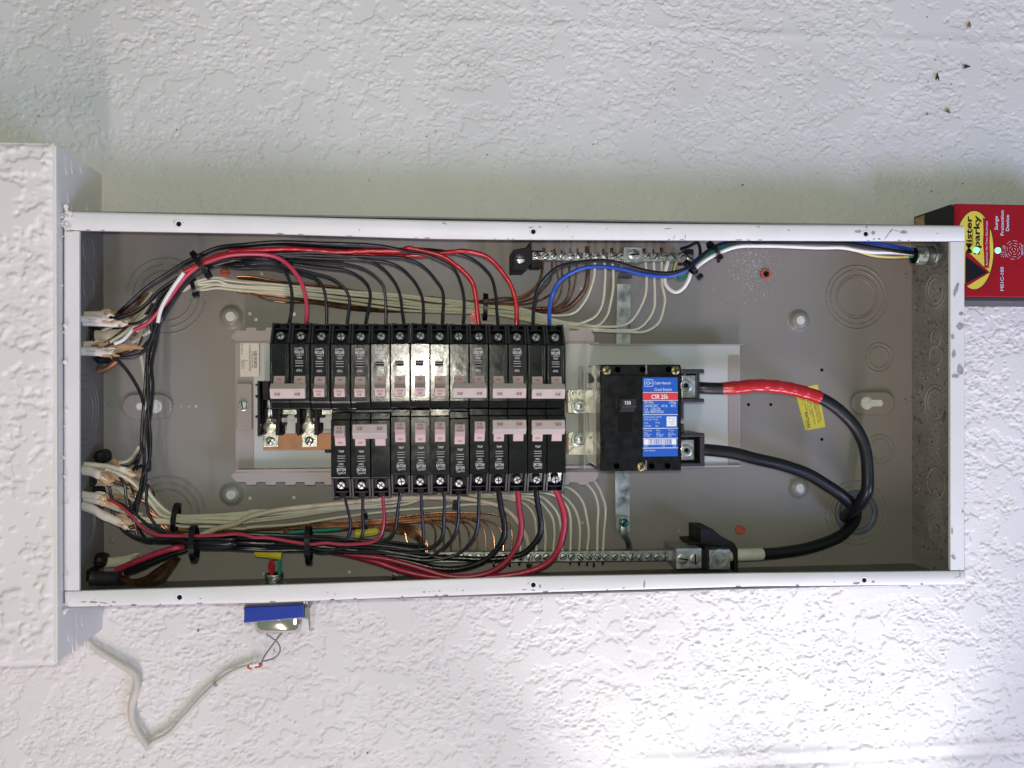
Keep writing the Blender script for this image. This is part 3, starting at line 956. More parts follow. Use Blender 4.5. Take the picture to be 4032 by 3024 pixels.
def breaker(s, first, n, vend, label, amps, extra, group, printpole):
    uc = pole_u(first) + (PITCH / 2 if n == 2 else 0) + random.uniform(-0.12, 0.12)
    vend += random.uniform(-0.5, 0.5)
    t = thing('circuit_breaker', label, 'breaker', (uc, vend, WFc + random.uniform(-0.5, 0.3)), group)
    t.rotation_euler = (random.uniform(-0.012, 0.012), 0, random.uniform(-0.010, 0.010))
    R180 = 0 if s < 0 else math.pi
    y2d = lambda y: VT - P(1679, y, HFACE)[1]
    for k in range(n):
        du = (k - (n - 1) / 2) * PITCH
        body = put('body', PM[s][0], t, (du, 0, 0))
        put('terminal_shroud', PM[s][1], t, (du, 0, 0))
        put('face_ridge', PM[s][2], body)
        sc = put('terminal_screw', SCM, t, (du + random.uniform(-0.5, 0.5), -s * 12.6, -7.4), rot=(s * math.radians(-14), 0, 0))
        put('slot', random.choice(SLM), sc)
        put('handle', HM[s], t, (du, 0, 0))
        hd = t.children[-1]
        o = put('lettering', text_data('ON', 2.2, 'print_dark', 0, 3.9), hd, (0, -s * (y2d(1494)), 3.15), rot=(math.radians(28), R180, 0))
        if n == 1:
            o = put('lettering', text_data('SWD', 2.3, 'print_dark', 0, 6.2), hd, (0, -s * ND(0.30), NH(0.30)), rot=(math.radians(-27), R180, 0))
            o = put('lettering', text_data(amps, 2.3, 'print_dark', 0.02, 3.9), hd, (0, -s * ND(0.70), NH(0.70)), rot=(math.radians(-27), R180, 0))
        if printpole == k:
            for txt, y, sz, wd in (('TypeCH', 1374, 2.2, 8.0), ('EATON', 1388, 2.9, 8.2), ('120/240V~', 1400, 1.3, 7.2), ('10KA', 1410, 1.9, 4.6), ('TRIP', 1459, 2.3, 5.4)):
                put('lettering', text_data(txt, sz, 'print_white', 0.07 if txt == 'EATON' else 0.0, wd), body, (0.6 * -s, -s * y2d(y), 0.12), rot=(0, R180, 0))
            wn = put('trip_window', WIN, t, (0.6 * -s + du, -s * y2d(1432), 0))
            put('window_bar', WINB, wn)
    if n == 2:
        tb = put('handle_tie', TM[s][0], t)
        for w, u in zip(TM[s][1], (-PITCH / 2 + 0.2, PITCH / 2 - 0.2)):
            wo = put('number_window', w, tb)
            put('lettering', text_data(amps, 2.9, 'print_dark', 0.03, 5.2), tb, (u, TM[s][2][0], TM[s][2][1] - 0.35), rot=(-math.atan(TM[s][2][2]), R180, 0))
    return t
SHADE = 'two-pole breaker with a joined handle'
# longer row
GU, GL = 'breakers of the fifteen-pole row', 'breakers of the twelve-pole row'
breaker(1, 0, 2, VT, 'two-pole 30 amp breaker beside the bare bus fingers', '30', '', GU, 1)
for k in range(7):
    breaker(1, 2 + k, 1, VT - 0.3 * math.sin(k), 'single 20 amp breaker, %s along the fifteen-pole row from the bus fingers' % ORD[k + 1], '20', '', GU, 0)
for k, nm in enumerate(('30 amp two-pole breaker next to the single 20 amp breakers, with black and red wires', '30 amp two-pole breaker between two other 30 amp two-pole breakers', '30 amp two-pole breaker fed by one black and one blue wire')):
    breaker(1, 9 + 2 * k, 2, VT, nm, '30', '', GU, 1)
# shorter row
VB = P(1679, 1613, 80)[1] - LU
lowd = lambda y: P(1679, y, 80)[1] - LU
breaker(-1, 3, 1, lowd(1622), 'single 15 amp breaker at the end of the twelve-pole row by the copper bar', '15', '', GL, 0)
breaker(-1, 4, 2, lowd(1624), '20 amp two-pole breaker with a joined grey handle', '20', '', GL, 0)
for k, (am, y) in enumerate((('15', 1613), ('15', 1612), ('20', 1613), ('15', 1620), ('15', 1612))):
    breaker(-1, 6 + k, 1, lowd(y), 'single %s amp breaker, %s after the joined 20 amp pair in the twelve-pole row' % (am, ORD[k + 1]), am, '', GL, 0)
breaker(-1, 11, 2, lowd(1612), '50 amp two-pole breaker next to the single breakers, with thick black and red wires', '50', '', GL, 0)
breaker(-1, 13, 2, lowd(1612), '50 amp two-pole breaker nearest the main breaker, with thick black and pink wires', '50', '', GL, 0)

# ------------------------------------------------------------------ main breaker
HM_ = 88.0
WM = BACK_W + HM_
def kp(x, y, h=HM_):
    return Q('K', x, y, h)
mb = thing('main_breaker', 'large black 150 amp main breaker with a blue and red printed label', 'breaker', kp(890, 810, 20))
def kbox(x0, y0, x1, y1, h0, h1):
    a, b_ = kp(x0, y0, h1), kp(x1, y1, h1)
    m = MB()
    m.box(a[0], b_[0], b_[1], a[1], BACK_W + h0, BACK_W + h1)
    return m
kbox(452, 237, 1335, 1390, 22, HM_ - 2.5).build('body', 'black_plastic', mb, 1.2, 2)
m = kbox(492, 352, 908, 1272, HM_ - 4, HM_)
m.build('face_plate', 'black_plastic', mb, 0.6)
m = kbox(909, 352, 1325, 1272, HM_ - 4, HM_ - 0.4)
m.build('face_plate', 'black_plastic', mb, 0.6)
for x in (640, 910, 1195):
    c = kp(x, 290, HM_ - 2.5)
    m = MB()
    m.lathe((c[0], c[1], c[2]), (0, 0, 1), [(3.6, -0.1), (3.4, 0.5), (2.9, 0.5), (2.7, 0), (0.01, 0)], 18)
    m.build('moulding_mark', 'black_plastic', mb)
for x in (630, 1010, 1185):
    c = kp(x, 1340, HM_ - 2.5)
    m = MB()
    m.lathe((c[0], c[1], c[2]), (0, 0, 1), [(3.6, -0.1), (3.4, 0.5), (2.9, 0.5), (2.7, 0), (0.01, 0)], 18)
    m.build('moulding_mark', 'black_plastic', mb)
for x, y, an in ((520, 300, 0.6), (1270, 300, 0.2), (900, 1345, 1.0)):
    c = kp(x, y, HM_ - 2.5)
    o = screw(mb, (c[0], c[1], c[2]), 4.4, an, 'brass', 1.6)
    m = MB()
    m.prism([(c[0] + math.cos(an + 1.57) * 3.2 * a - math.sin(an + 1.57) * 0.5 * b, c[1] + math.sin(an + 1.57) * 3.2 * a + math.cos(an + 1.57) * 0.5 * b) for a, b in ((-1, -1), (1, -1), (1, 1), (-1, 1))], c[2] + 0.8, c[2] + 1.72)
    m.build('slot', 'slot', o)
m = kbox(945, 240, 962, 345, HM_ - 3, HM_ - 2.2)
m.build('seam', 'side_paint', mb)
m = kbox(945, 1280, 958, 1388, HM_ - 3, HM_ - 2.2)
m.build('seam', 'side_paint', mb)
kbox(642, 622, 803, 974, HM_ - 0.3, HM_ + 0.15).build('toggle_slot', 'slot', mb)
a, b_ = kp(646, 606, HM_), kp(815, 752, HM_)
m = MB()
m.prism_u([(a[1], WM - 1), (a[1], WM + 12), (a[1] - 8, WM + 13.5), (b_[1] + 3, WM + 9), (b_[1], WM + 4), (b_[1], WM - 1)], a[0] + 0.3, b_[0] - 0.3)
tg = m.build('toggle', 'terminal_plastic', mb, 0.8, 2)
c = P(*px('K', 752, 652), w=WM + 13.4)
text('150', (c[0], c[1], WM + 13.75), 3.6, 'label_white', tg, 0, 0.05, 5.6, tilt=3)
for s_, y in (('ON', 648), ('OFF', 950)):
    c = kp(570, y, HM_ + 0.1)
    text(s_, c, 3.2, 'print_moulded' if 'print_moulded' in MATS else 'matte_black', mb, 0, 0, 6)
# label
a, b_ = kp(914, 376), kp(1297, 1234)
def kflat(x0, y0, x1, y1, dw, mtl, par, nm, bev=0.0):
    p, q = kp(x0, y0), kp(x1, y1)
    m = MB()
    m.box(p[0], q[0], q[1], p[1], WM - 0.6, WM + dw)
    return m.build(nm, mtl, par, bev)
lab = kflat(914, 376, 1297, 1234, 0.10, 'label_blue', mb, 'label', 1.8)
kflat(916, 541, 1296, 625, 0.16, 'label_red', lab, 'label_band')
for y in (539, 627, 781, 930, 1040, 1144):
    kflat(916, y - 1.6, 1296, y + 1.6, 0.20, 'label_white', lab, 'label_line')
for x0, x1 in ((928, 1012), (1062, 1146), (1190, 1275)):
    kflat(x0, 996, x1, 999, 0.20, 'label_print', lab, 'label_line')
kflat(926, 1050, 1280, 1107, 0.16, 'label_white', lab, 'barcode')
bc = lab.children[-1]
r_ = random.Random(3)
x = 980
while x < 1226:
    wd = r_.choice((3, 4, 6, 9))
    kflat(x, 1050, x + wd, 1107, 0.20, 'label_blue', bc, 'bar')
    x += wd + r_.choice((4, 5, 8))
kflat(1172, 800, 1284, 910, 0.18, 'label_white', lab, 'approval_mark', 1.2)
apm = lab.children[-1]
for x, y, w_, s_ in ((1210, 825, 20, 2.4), (1245, 822, 34, 1.0), (1250, 842, 34, 1.0), (1225, 862, 60, 1.0), (1240, 884, 44, 1.2)):
    kflat(x - w_ / 2, y - s_ * 2, x + w_ / 2, y + s_ * 2, 0.24, 'print_grey', apm, 'print_line')
def kt(s, x, y, size, wz, mtl='label_print', par=lab, bold=0.0):
    c = kp(x, y, HM_ + 0.27)
    text(s, c, size, mtl, par, 0, bold, wz / 2.765 / 4.05)
kt('Cutler-Hammer', 1132, 436, 2.9, 186, bold=0.06)
kt('Circuit Breaker', 1137, 506, 2.9, 198, bold=0.05)
kt('CSR 25k', 1101, 586, 4.3, 190, 'label_white', bold=0.10)
kt('150 Amp', 981, 649, 2.7, 103, bold=0.04)
kt('2 Pole', 1240, 649, 2.7, 76, bold=0.04)
kt('120/240 VAC', 1007, 685, 2.7, 156, bold=0.04)
kt('60 Hz', 1152, 685, 2.7, 66, bold=0.04)
kt('40°C', 1248, 685, 2.7, 60, bold=0.04)
kt('Cat.   CSR2150', 1019, 720, 2.7, 180, bold=0.04)
kt('Style 7803C07G01', 1037, 756, 2.7, 218, bold=0.04)
for s_, x, y, w_ in (('Interrupting Capacity', 1027, 808, 198), ('RMS Sym. Amps', 1008, 836, 158), ('Volts', 952, 870, 48), ('Amps', 1078, 870, 54), ('120/240', 967, 904, 76), ('25k', 1068, 904, 34), ('Terminal', 970, 953, 84), ('Wire', 1084, 953, 46), ('Torque', 1223, 953, 64), ('Wire', 951, 981, 46), ('Size', 1082, 981, 40), ('Lb. In.', 1221, 981, 60), ('CU/AL', 961, 1015, 64), ('2-300', 1097, 1015, 70), ('250', 1209, 1015, 36), ('7803', 949, 1124, 40), ('C18', 1138, 1124, 30), ('H00', 1260, 1124, 34), ('Cutler-Hammer', 992, 1170, 126)):
    kt(s_, x, y, 1.9, w_)
for x0, y0, x1, y1 in ((933, 398, 1028, 404), (933, 470, 1028, 476), (933, 398, 940, 476), (1021, 398, 1028, 476)):
    kflat(x0, y0, x1, y1, 0.2, 'label_print', lab, 'emblem_frame')
kt('C', 968, 437, 3.2, 34, bold=0.12)
kt('H', 996, 437, 2.2, 22, bold=0.1)
# lugs, barriers
for (x0, y0, x1, y1, sx, sy) in ((1338, 350, 1490, 602, 1386, 466), (1336, 1052, 1478, 1282, 1390, 1170)):
    o = kbox(x0, y0, x1, y1, 30, 62).build('lug', 'zinc_dull', mb, 0.8)
    c = kp(sx, sy, 62)
    m = MB()
    m.lathe((c[0], c[1], c[2] - 0.2), (0, 0, 1), [(6.4, 0), (6.2, 1.0), (5.0, 1.4), (3.4, 1.2), (3.0, 0.1), (0.01, 0)], 24)
    sc = m.build('lug_screw', 'zinc', o)
    m = MB()
    m.lathe((c[0], c[1], c[2] + 0.0), (0, 0, 1), [(2.7, 0), (2.7, 0.25), (0.01, 0.25)], 6, False)
    m.build('hex_socket', 'slot', sc)
for q in ((1336, 286, 1586, 332, 24, 78), (1336, 608, 1586, 648, 24, 78), (1492, 333, 1536, 607, 24, 58), (1336, 649, 1362, 830, 24, 74), (1336, 880, 1364, 985, 24, 74), (1336, 986, 1590, 1024, 24, 76), (1542, 1025, 1590, 1346, 24, 70), (1336, 1310, 1541, 1348, 24, 72)):
    kbox(*q).build('terminal_barrier', 'terminal_plastic', mb, 0.8)
# bus straps from the breaker row, their nuts, and the clear guard over them
for x0, y0, x1, y1, nx, ny in ((98, 508, 330, 760, 212, 688), (105, 970, 356, 1215, 214, 1046)):
    s_ = kbox(x0, y0, 560, y1, 44, 47).build('bus_strap', 'tin_plate', mb, 0.4)
    c = kp(nx, ny, 47)
    m = MB()
    m.lathe((c[0], c[1], c[2]), (0, 0, 1), [(7.6, 0), (7.4, 1.2), (6.4, 1.6)], 20)
    m.lathe((c[0], c[1], c[2]), (0, 0, 1), [(6.2, 1.2), (6.2, 5.0), (5.4, 5.6), (3.4, 5.6)], 6, False)
    m.lathe((c[0], c[1], c[2]), (0, 0, 1), [(3.1, 4), (3.1, 7.6), (2.0, 8.2), (0.01, 8.2)], 14)
    m.build('nut', 'zinc', s_)
    kbox(85, y0 + 20, 110, y1 - 10, 40, 43.6).build('bus_strap', 'copper_bar', mb)
m = MB()
g0, g1 = kp(322, 250, 66), kp(452, 1385, 66)
pl = poly_px('K', [(452, 240), (380, 245), (318, 275), (305, 320), (345, 330), (380, 370), (392, 420), (350, 440), (310, 440), (300, 495), (370, 500), (385, 560), (330, 610), (330, 990), (350, 1000), (392, 1090), (380, 1180), (305, 1215), (320, 1290), (390, 1330), (452, 1385)], 64)
m.prism(pl[::-1], BACK_W + 62, BACK_W + 64)
m.box(g1[0] - 16, g1[0] - 14, g1[1], g0[1], BACK_W + 30, BACK_W + 62)
m.build('clear_guard', 'clear_cover', mb, 0.4)
# ------------------------------------------------------------------ ground bar, neutral bar, bonding strap
def boxpx(r, x0, y0, x1, y1, h0, h1):
    a, b_ = Q(r, x0, y0, h1), Q(r, x1, y1, h1)
    m = MB()
    m.box(min(a[0], b_[0]), max(a[0], b_[0]), min(a[1], b_[1]), max(a[1], b_[1]), BACK_W + h0, BACK_W + h1)
    return m
gb = thing('ground_bar', 'short silvery ground bar with black end brackets and a row of slotted screws', 'ground bar', P(2400, 1010, 8))
HG = 40
a, b_ = P(2095, 992, HG), P(2701, 1030, HG)
m = MB()
m.box(a[0], b_[0], b_[1], a[1], BACK_W + HG - 10, BACK_W + HG)
m.build('bar', 'zinc_dull', gb, 0.5)
GSCR = [px('G', x, 440) for x in (1425, 1515, 1608, 1700, 1793, 1885, 1985, 2072, 2163)] + [px('J', x, 440) for x in (597, 672, 965, 1060, 1150, 1240, 1340)]
for i, (X, Y) in enumerate(GSCR):
    c = P(X, Y, HG)
    screw(gb, (c[0], c[1], c[2] - 0.3), 3.9, (0.3, 0.5, 0.8, 0.9, 0.05, -0.8, 0.6, 0.1, -0.7)[i % 9], 'zinc', 2.6, 'bar_screw')
m = boxpx('J', 706, 335, 912, 508, HG - 14, HG + 6)
lg = m.build('lug', 'zinc_dull', gb, 0.8)
c = Q('J', 820, 422, HG + 6)
screw(lg, c, 5.6, 0.1, 'zinc', 1.2, 'lug_screw')
m = MB()
m.prism(poly_px('G', [(1165, 585), (1165, 365), (1335, 335), (1340, 285), (1365, 285), (1365, 520), (1345, 535), (1310, 585)], 46)[::-1], BACK_W + 1, BACK_W + 44)
m.build('end_bracket', 'matte_black', gb, 0.6)
m = boxpx('G', 1360, 375, 1480, 560, 5, 28)
m.build('end_bracket', 'matte_black', gb, 0.6)
c = Q('G', 1240, 465, 45)
screw(gb, (c[0], c[1], BACK_W + 44), 5.0, 0.05, 'zinc', 2.2, 'bracket_screw')
m = MB()
m.tube([Q('J', 1330, 360, 40), Q('J', 1420, 330, 48), Q('J', 1510, 290, 54), Q('J', 1535, 340, 54), Q('J', 1535, 450, 50), Q('J', 1500, 520, 44), Q('J', 1400, 560, 36)], 1.6, 8)
m.build('end_bracket', 'matte_black', gb)
m = boxpx('J', 1390, 360, 1470, 500, 6, 38)
m.build('end_bracket', 'matte_black', gb, 0.6)
c = Q('J', 1430, 455, 40)
screw(gb, (c[0], c[1], BACK_W + 38), 4.2, -0.5, 'zinc', 2.2, 'bracket_screw')

nb = thing('neutral_bar', 'long silvery neutral bar with a row of slotted screws and large end lugs', 'neutral bar', P(2200, 2190, 8))
HN = 38
a, b_ = P(1690, 2170, HN), P(2645, 2211, HN)
def nb_y(X):
    return 2190 + (X - 2100) * -0.004
m = MB()
p = [P(1690, 2176, HN), P(2645, 2168, HN), P(2645, 2208, HN), P(1690, 2216, HN)]
m.prism(p[::-1], BACK_W + HN - 12, BACK_W + HN)
m.build('bar', 'zinc_dull', nb, 0.5)
NSCR = [px('L', x, 945) for x in (48, 140, 237, 330, 420, 510, 607, 702, 793, 882, 977, 1065, 1152)]
NSCR = [(NSCR[0][0] - 33.4 * k, 2192 + k * 0.15) for k in range(15, 0, -1)] + NSCR
for i, (X, Y) in enumerate(NSCR):
    c = P(X, Y, HN)
    screw(nb, (c[0], c[1], c[2] - 0.3), 3.8, (0.45, 1.55, 0.4, 0.8, -0.75, -0.8, -0.75, 0.7, 0.6, -0.3, 1.4, 1.2, 0.5)[i % 13], 'zinc_dull', 2.6, 'bar_screw')
m = boxpx('L', 1282, 858, 1556, 1076, 14, 58)
l1 = m.build('lug', 'zinc_dull', nb, 0.6)
for x, an in ((1350, -0.15), (1485, 1.6)):
    c = Q('L', x, 970, 58)
    screw(l1, c, 5.6, an, 'zinc_dull', 1.0, 'lug_screw')
m = boxpx('L', 1640, 872, 1868, 1086, 14, 60)
l2 = m.build('lug', 'zinc_dull', nb, 0.6)
c = Q('L', 1750, 972, 60)
m = MB()
m.lathe(c, (0, 0, 1), [(10.5, -0.2), (10.2, 0.8), (8.6, 0.9), (6.4, 0.6), (5.8, -0.1), (3.4, -0.1), (3.0, 0.5), (0.01, 0.6)], 28)
m.build('lug_screw', 'zinc_dull', l2)
boxpx('L', 1556, 865, 1640, 1080, 14, 50).build('lug_spacer', 'matte_black', nb, 0.4)
m = MB()
m.prism(poly_px('L', [(1540, 640), (1670, 640), (1780, 735), (1900, 790), (1945, 860), (1945, 1115), (1915, 1115), (1890, 900), (1820, 840), (1600, 810), (1540, 800)], 44)[::-1], BACK_W + 4, BACK_W + 46)
m.build('end_bracket', 'matte_black', nb, 0.6)
boxpx('L', 1425, 788, 1560, 815, 4, 40).build('end_bracket', 'matte_black', nb, 0.4)

bs = thing('bonding_strap', 'flat galvanised strap running behind the main breaker between the two bars', 'metal strap', P(2455, 1500, 4))
m = MB()
pr = []
for X0, X1, Y, h in ((2430, 2483, 1118, 10), (2427, 2482, 1352, 8), (2424, 2478, 1500, 8), (2422, 2480, 1850, 8), (2424, 2480, 2095, 8)):
    pr.append([P(X0, Y, h), P(X1, Y, h)])
m.grid(np.array(pr), False)
pr2 = [[q + np.array([0, 0, -1.6]) for q in r] for r in pr]
m.grid(np.array(pr2), False)
for k in (0, 1):
    m.grid(np.array([[r[k], r2[k]] for r, r2 in zip(pr, pr2)]), False)
m.build('strap', 'galvanised', bs)
m = MB()
g = [[Q('J', 640, 680, 12), Q('J', 800, 680, 12)], [Q('J', 655, 590, 26), Q('J', 800, 590, 26)], [Q('J', 670, 520, 30), Q('J', 800, 520, 30)]]
m.grid(np.array(g), True)
m.build('strap', 'galvanised', bs)
m = MB()
m.tube([Q('L', 705, 520, 12), Q('L', 705, 640, 12), Q('L', 715, 720, 16), Q('L', 760, 790, 24), Q('L', 768, 870, 30)], [4.2, 4.2, 4.0, 3.4, 3.0], 10, flat=0.35)
m.build('jumper', 'galvanised', bs)
c = Q('L', 712, 575, 14)
mat('green_screw', (0.03, 0.16, 0.14), 0.3, 0.6)
screw(bs, c, 4.6, 0.9, 'green_screw', 2.2, 'ground_screw')
boxpx('L', 665, 510, 760, 660, 8, 12).build('clamp_plate', 'zinc_dull', bs, 0.3)

# ------------------------------------------------------------------ wires
def wire(name, label, cat, mtl, r, pts, group=None, n=8, step=3.2):
    m = MB()
    m.tube(pts, r, n, step)
    return tag(m.build(name, mtl, None), label, cat, group)
def jog(pts, amt, seed):
    rr = random.Random(seed)
    return [p + np.array([rr.uniform(-amt, amt), rr.uniform(-amt, amt), rr.uniform(-amt, amt)]) for p in pts]
HT = 62          # where a wire enters a terminal of the longer row
UPG = 'wires arching to the fifteen-pole row'
def lblT(k, c):
    return '%s wire into the %s terminal of the fifteen-pole row, counting from the bus fingers' % (c, ORD[k])
low4 = [  # the four that climb from the far corner
    [('C', [(735, 52), (800, -20), (850, -130)], 30), ('B', [(870, 1160), (885, 850), (908, 560), (930, 250), (985, 0)], 34)],
    [('C', [(770, 440), (830, 300), (870, 150), (900, 0)], 34), ('B', [(905, 1180), (905, 1000), (950, 650), (960, 300), (1010, 0)], 42)],
    [('C', [(800, 470), (850, 330), (905, 180), (930, 0)], 42), ('B', [(960, 1380), (960, 1200), (945, 1000), (982, 720), (1000, 450), (985, 250), (1038, 0)], 46)],
    [('C', [(820, 480), (835, 340), (865, 200), (890, 60)], 44), ('B', [(955, 1300), (975, 1050), (962, 900), (945, 600), (942, 400), (945, 100)], 50)],
]
def many(*runs):
    out = []
    for r in runs:
        out += run(*r)
    return out
T = {}
T[1] = many(('A', [(640, 1312), (820, 1308), (950, 1232), (1010, 1130), (1130, 960), (1300, 830), (1480, 712), (1700, 634), (2000, 592)], 48, 64), ('D', [(300, 460), (450, 477), (560, 545), (640, 650), (680, 780), (690, 900), (680, 1050), (655, 1180)], 66, HT))
T[2] = many(('A', [(790, 1382), (950, 1300), (1060, 1180), (1180, 1040), (1300, 870), (1420, 742), (1560, 655), (1800, 575)], 46, 68), ('D', [(0, 432), (300, 416), (470, 432), (600, 492), (720, 610), (790, 720), (830, 850), (850, 1000), (842, 1182)], 69, HT))
ups = [(1100, 1230), (1260, 985), (1420, 800), (1540, 712), (1720, 655), (1980, 612)]
for k, (yo, dpath) in enumerate([
    (14, [(100, 562), (400, 562), (600, 592), (800, 632), (950, 682), (1020, 760), (1050, 850), (1065, 1000), (1065, 1180)]),
    (4, [(200, 545), (450, 552), (600, 565), (800, 594), (950, 632), (1100, 672), (1200, 732), (1280, 812), (1315, 900), (1312, 1000), (1295, 1100), (1287, 1185)]),
    (-6, [(200, 520), (450, 510), (700, 522), (900, 550), (1100, 572), (1300, 602), (1420, 662), (1510, 750), (1542, 850), (1530, 970), (1502, 1100), (1490, 1185)]),
    (-14, [(200, 498), (450, 488), (650, 490), (1000, 512), (1300, 532), (1480, 582), (1600, 662), (1680, 752), (1702, 850), (1712, 1000), (1710, 1190)])]):
    low = []
    for r, pts, h in low4[k]:
        low += run(r, pts, h)
    T[3 + k] = low + run('A', [(x + yo * 0.3, y + yo * 1.6) for x, y in ups], 52, 58 + k) + run('D', dpath, 60 + k, HT)
left = [(455, 1258), (600, 1252), (800, 1190), (950, 1080), (1080, 950), (1250, 835), (1460, 700), (1700, 612), (1980, 575)]
for k, (yo, dpath) in enumerate([
    (6, [(300, 470), (650, 442), (1000, 462), (1300, 472), (1500, 487), (1620, 532), (1740, 632), (1830, 762), (1870, 880), (1890, 1050), (1910, 1195)]),
    (0, [(300, 450), (600, 425), (1000, 432), (1300, 450), (1500, 478), (1700, 500), (1850, 552), (1980, 662), (2070, 792), (2110, 900), (2120, 1000), (2115, 1195)]),
    (-8, [(300, 425), (560, 408), (800, 400), (1000, 402), (1200, 430), (1500, 442), (1900, 457), (2080, 522)])]):
    p = run('A', [(x, y + yo) for x, y in left], 44 + 3 * k, 62 + k) + run('D', dpath, 64 + k, HT if k < 2 else 66)
    if k == 2:
        p += run('G', [(0, 470), (100, 502), (220, 582), (330, 712), (388, 800), (402, 900), (388, 1200)], 66, HT)
    T[7 + k] = p
T[10] = many(('A', [(640, 1195), (760, 1070), (950, 900), (1150, 770), (1300, 670), (1450, 592), (1700, 482), (2000, 432)], 40, 66), ('D', [(200, 306), (400, 288), (600, 280), (1000, 295), (1500, 312), (1750, 342), (2000, 402)], 67, 70),
             ('G', [(200, 420), (400, 502), (520, 582), (600, 762), (628, 950), (615, 1210)], 71, HT))
T[12] = many(('A', [(600, 1230), (740, 1110), (930, 930), (1140, 800), (1300, 695), (1450, 620), (1700, 505), (2000, 455)], 36, 60), ('D', [(200, 332), (500, 308), (900, 328), (1250, 350), (1700, 365)], 61, 60),
             ('G', [(100, 358), (300, 372), (480, 396), (700, 462), (850, 572), (930, 682), (970, 850), (985, 1050), (1000, 1215)], 60, HT))
T[14] = many(('G', [(1375, 1210), (1388, 1000), (1430, 800), (1500, 690), (1600, 592), (1750, 530), (1900, 492)], HT, 70), ('J', [(0, 556), (150, 515), (400, 488), (600, 500), (800, 560), (1000, 608), (1200, 622), (1350, 588), (1420, 555), (1530, 465), (1620, 385), (1700, 340), (1850, 298), (2100, 285)], 71, 62),
             ('M', [(200, 292), (600, 287), (1200, 302), (1500, 345), (1760, 385), (1935, 408)], 60, 52))
T[15] = many(('G', [(1556, 1210), (1560, 1000), (1590, 850), (1680, 722), (1800, 632)], HT, 68), ('J', [(0, 720), (100, 640), (250, 572), (400, 550), (650, 572), (900, 630), (1100, 656), (1250, 645), (1380, 590), (1450, 520), (1560, 430), (1650, 365), (1780, 300), (1950, 265)], 70, 54),
             ('M', [(0, 250), (600, 240), (1100, 262), (1400, 288), (1600, 312), (1800, 348), (1925, 376)], 50, 50))
for k in (1, 3, 4, 5, 6, 7, 8, 9, 10, 12):
    wire('circuit_wire', lblT(k, 'black'), 'wire', 'wire_black', 1.5, T[k], UPG)
wire('circuit_wire', lblT(2, 'pinkish red'), 'wire', 'wire_pink', 1.95, T[2], UPG)
wire('circuit_wire', 'black wire from the threaded nipple to the two-pole breaker next to the blue wire', 'wire', 'wire_black', 1.85, T[14], UPG)
wire('circuit_wire', 'bright blue wire from the threaded nipple to the end breaker', 'wire', 'wire_blue', 1.95, T[15], UPG)
for k, (dp, gp, base) in {11: ([(0, 388), (300, 372), (650, 357), (900, 370), (1200, 392), (1500, 380), (1900, 372)], [(0, 350), (200, 385), (400, 442), (560, 552), (640, 622), (718, 722), (755, 880), (772, 1050), (790, 1215)], 62),
                          13: ([(0, 396), (300, 382), (650, 370), (900, 385), (1200, 402), (1500, 425), (1900, 438)], [(0, 436), (150, 430), (300, 415), (490, 393), (620, 382), (850, 430), (960, 512), (1080, 662), (1140, 762), (1190, 930), (1200, 1060), (1197, 1210)], 58)}.items():
    o = bpy.data.objects.new('taped_wire', None)
    COL.objects.link(o)
    red = many(('A', [(1335, 752 + (k - 11) * 6), (1520, 655), (1700, 572), (2000, 515)], base, base + 3), ('D', dp, base + 4), ('G', gp, base + 5, HT))
    whi = run('A', [(1055, 1300 + (k - 11) * 20), (1090, 1150), (1200, 950), (1345, 745 + (k - 11) * 6)], 56 - (k - 11) * 4, base)
    o.location = B(red[-1])
    tag(o, 'white wire wrapped in red tape, into the %s terminal of the fifteen-pole row' % ORD[k], 'wire', UPG)
    m = MB()
    m.tube(whi, 1.9, 8)
    m.build('bare_run', 'wire_white', o)
    m = MB()
    pp = spline(np.array(red), 3.0)
    rad = 2.15 + 0.36 * np.array([((i * 3.0) % 15) / 15 for i in range(len(pp))])
    m.tube(pp, rad, 9, smooth_path=False)
    m.build('tape_wrap', 'tape_red', o)
    if k == 11:
        q = Q('G', 745, 1130, HT)
        m = MB()
        m.prism([(q[0] - 5, q[1] + 3), (q[0] - 1, q[1] + 9), (q[0] + 4, q[1] + 4), (q[0] + 5, q[1] - 8), (q[0] - 3, q[1] - 6)], q[2] - 0.6, q[2] + 0.6)
        m.build('tape_flap', 'tape_red', o)
# cream neutrals crossing to the ground bar
WG = 'cream wires on the ground bar'
Wp = {
    1: (0, [(0, 1110), (150, 1070), (270, 952), (350, 782), (385, 650), (390, 500)]),
    2: (1, [(0, 1145), (150, 1180), (290, 1160), (400, 1092), (470, 962), (500, 752), (505, 600), (495, 500)]),
    3: (2, [(0, 1160), (250, 1205), (430, 1180), (520, 1082), (555, 950), (590, 800), (592, 600), (583, 505)]),
    4: (3, [(0, 1130), (200, 1170), (400, 1195), (700, 1195), (800, 1142), (900, 982), (945, 850), (955, 700), (945, 505)]),
    5: (4, [(0, 1168), (300, 1230), (700, 1246), (880, 1236), (980, 1122), (1030, 1000), (1045, 900), (1040, 700), (1035, 505)]),
    6: (5, [(0, 1190), (400, 1240), (750, 1256), (950, 1250), (1080, 1152), (1150, 1000), (1155, 900), (1125, 750), (1120, 505)])}
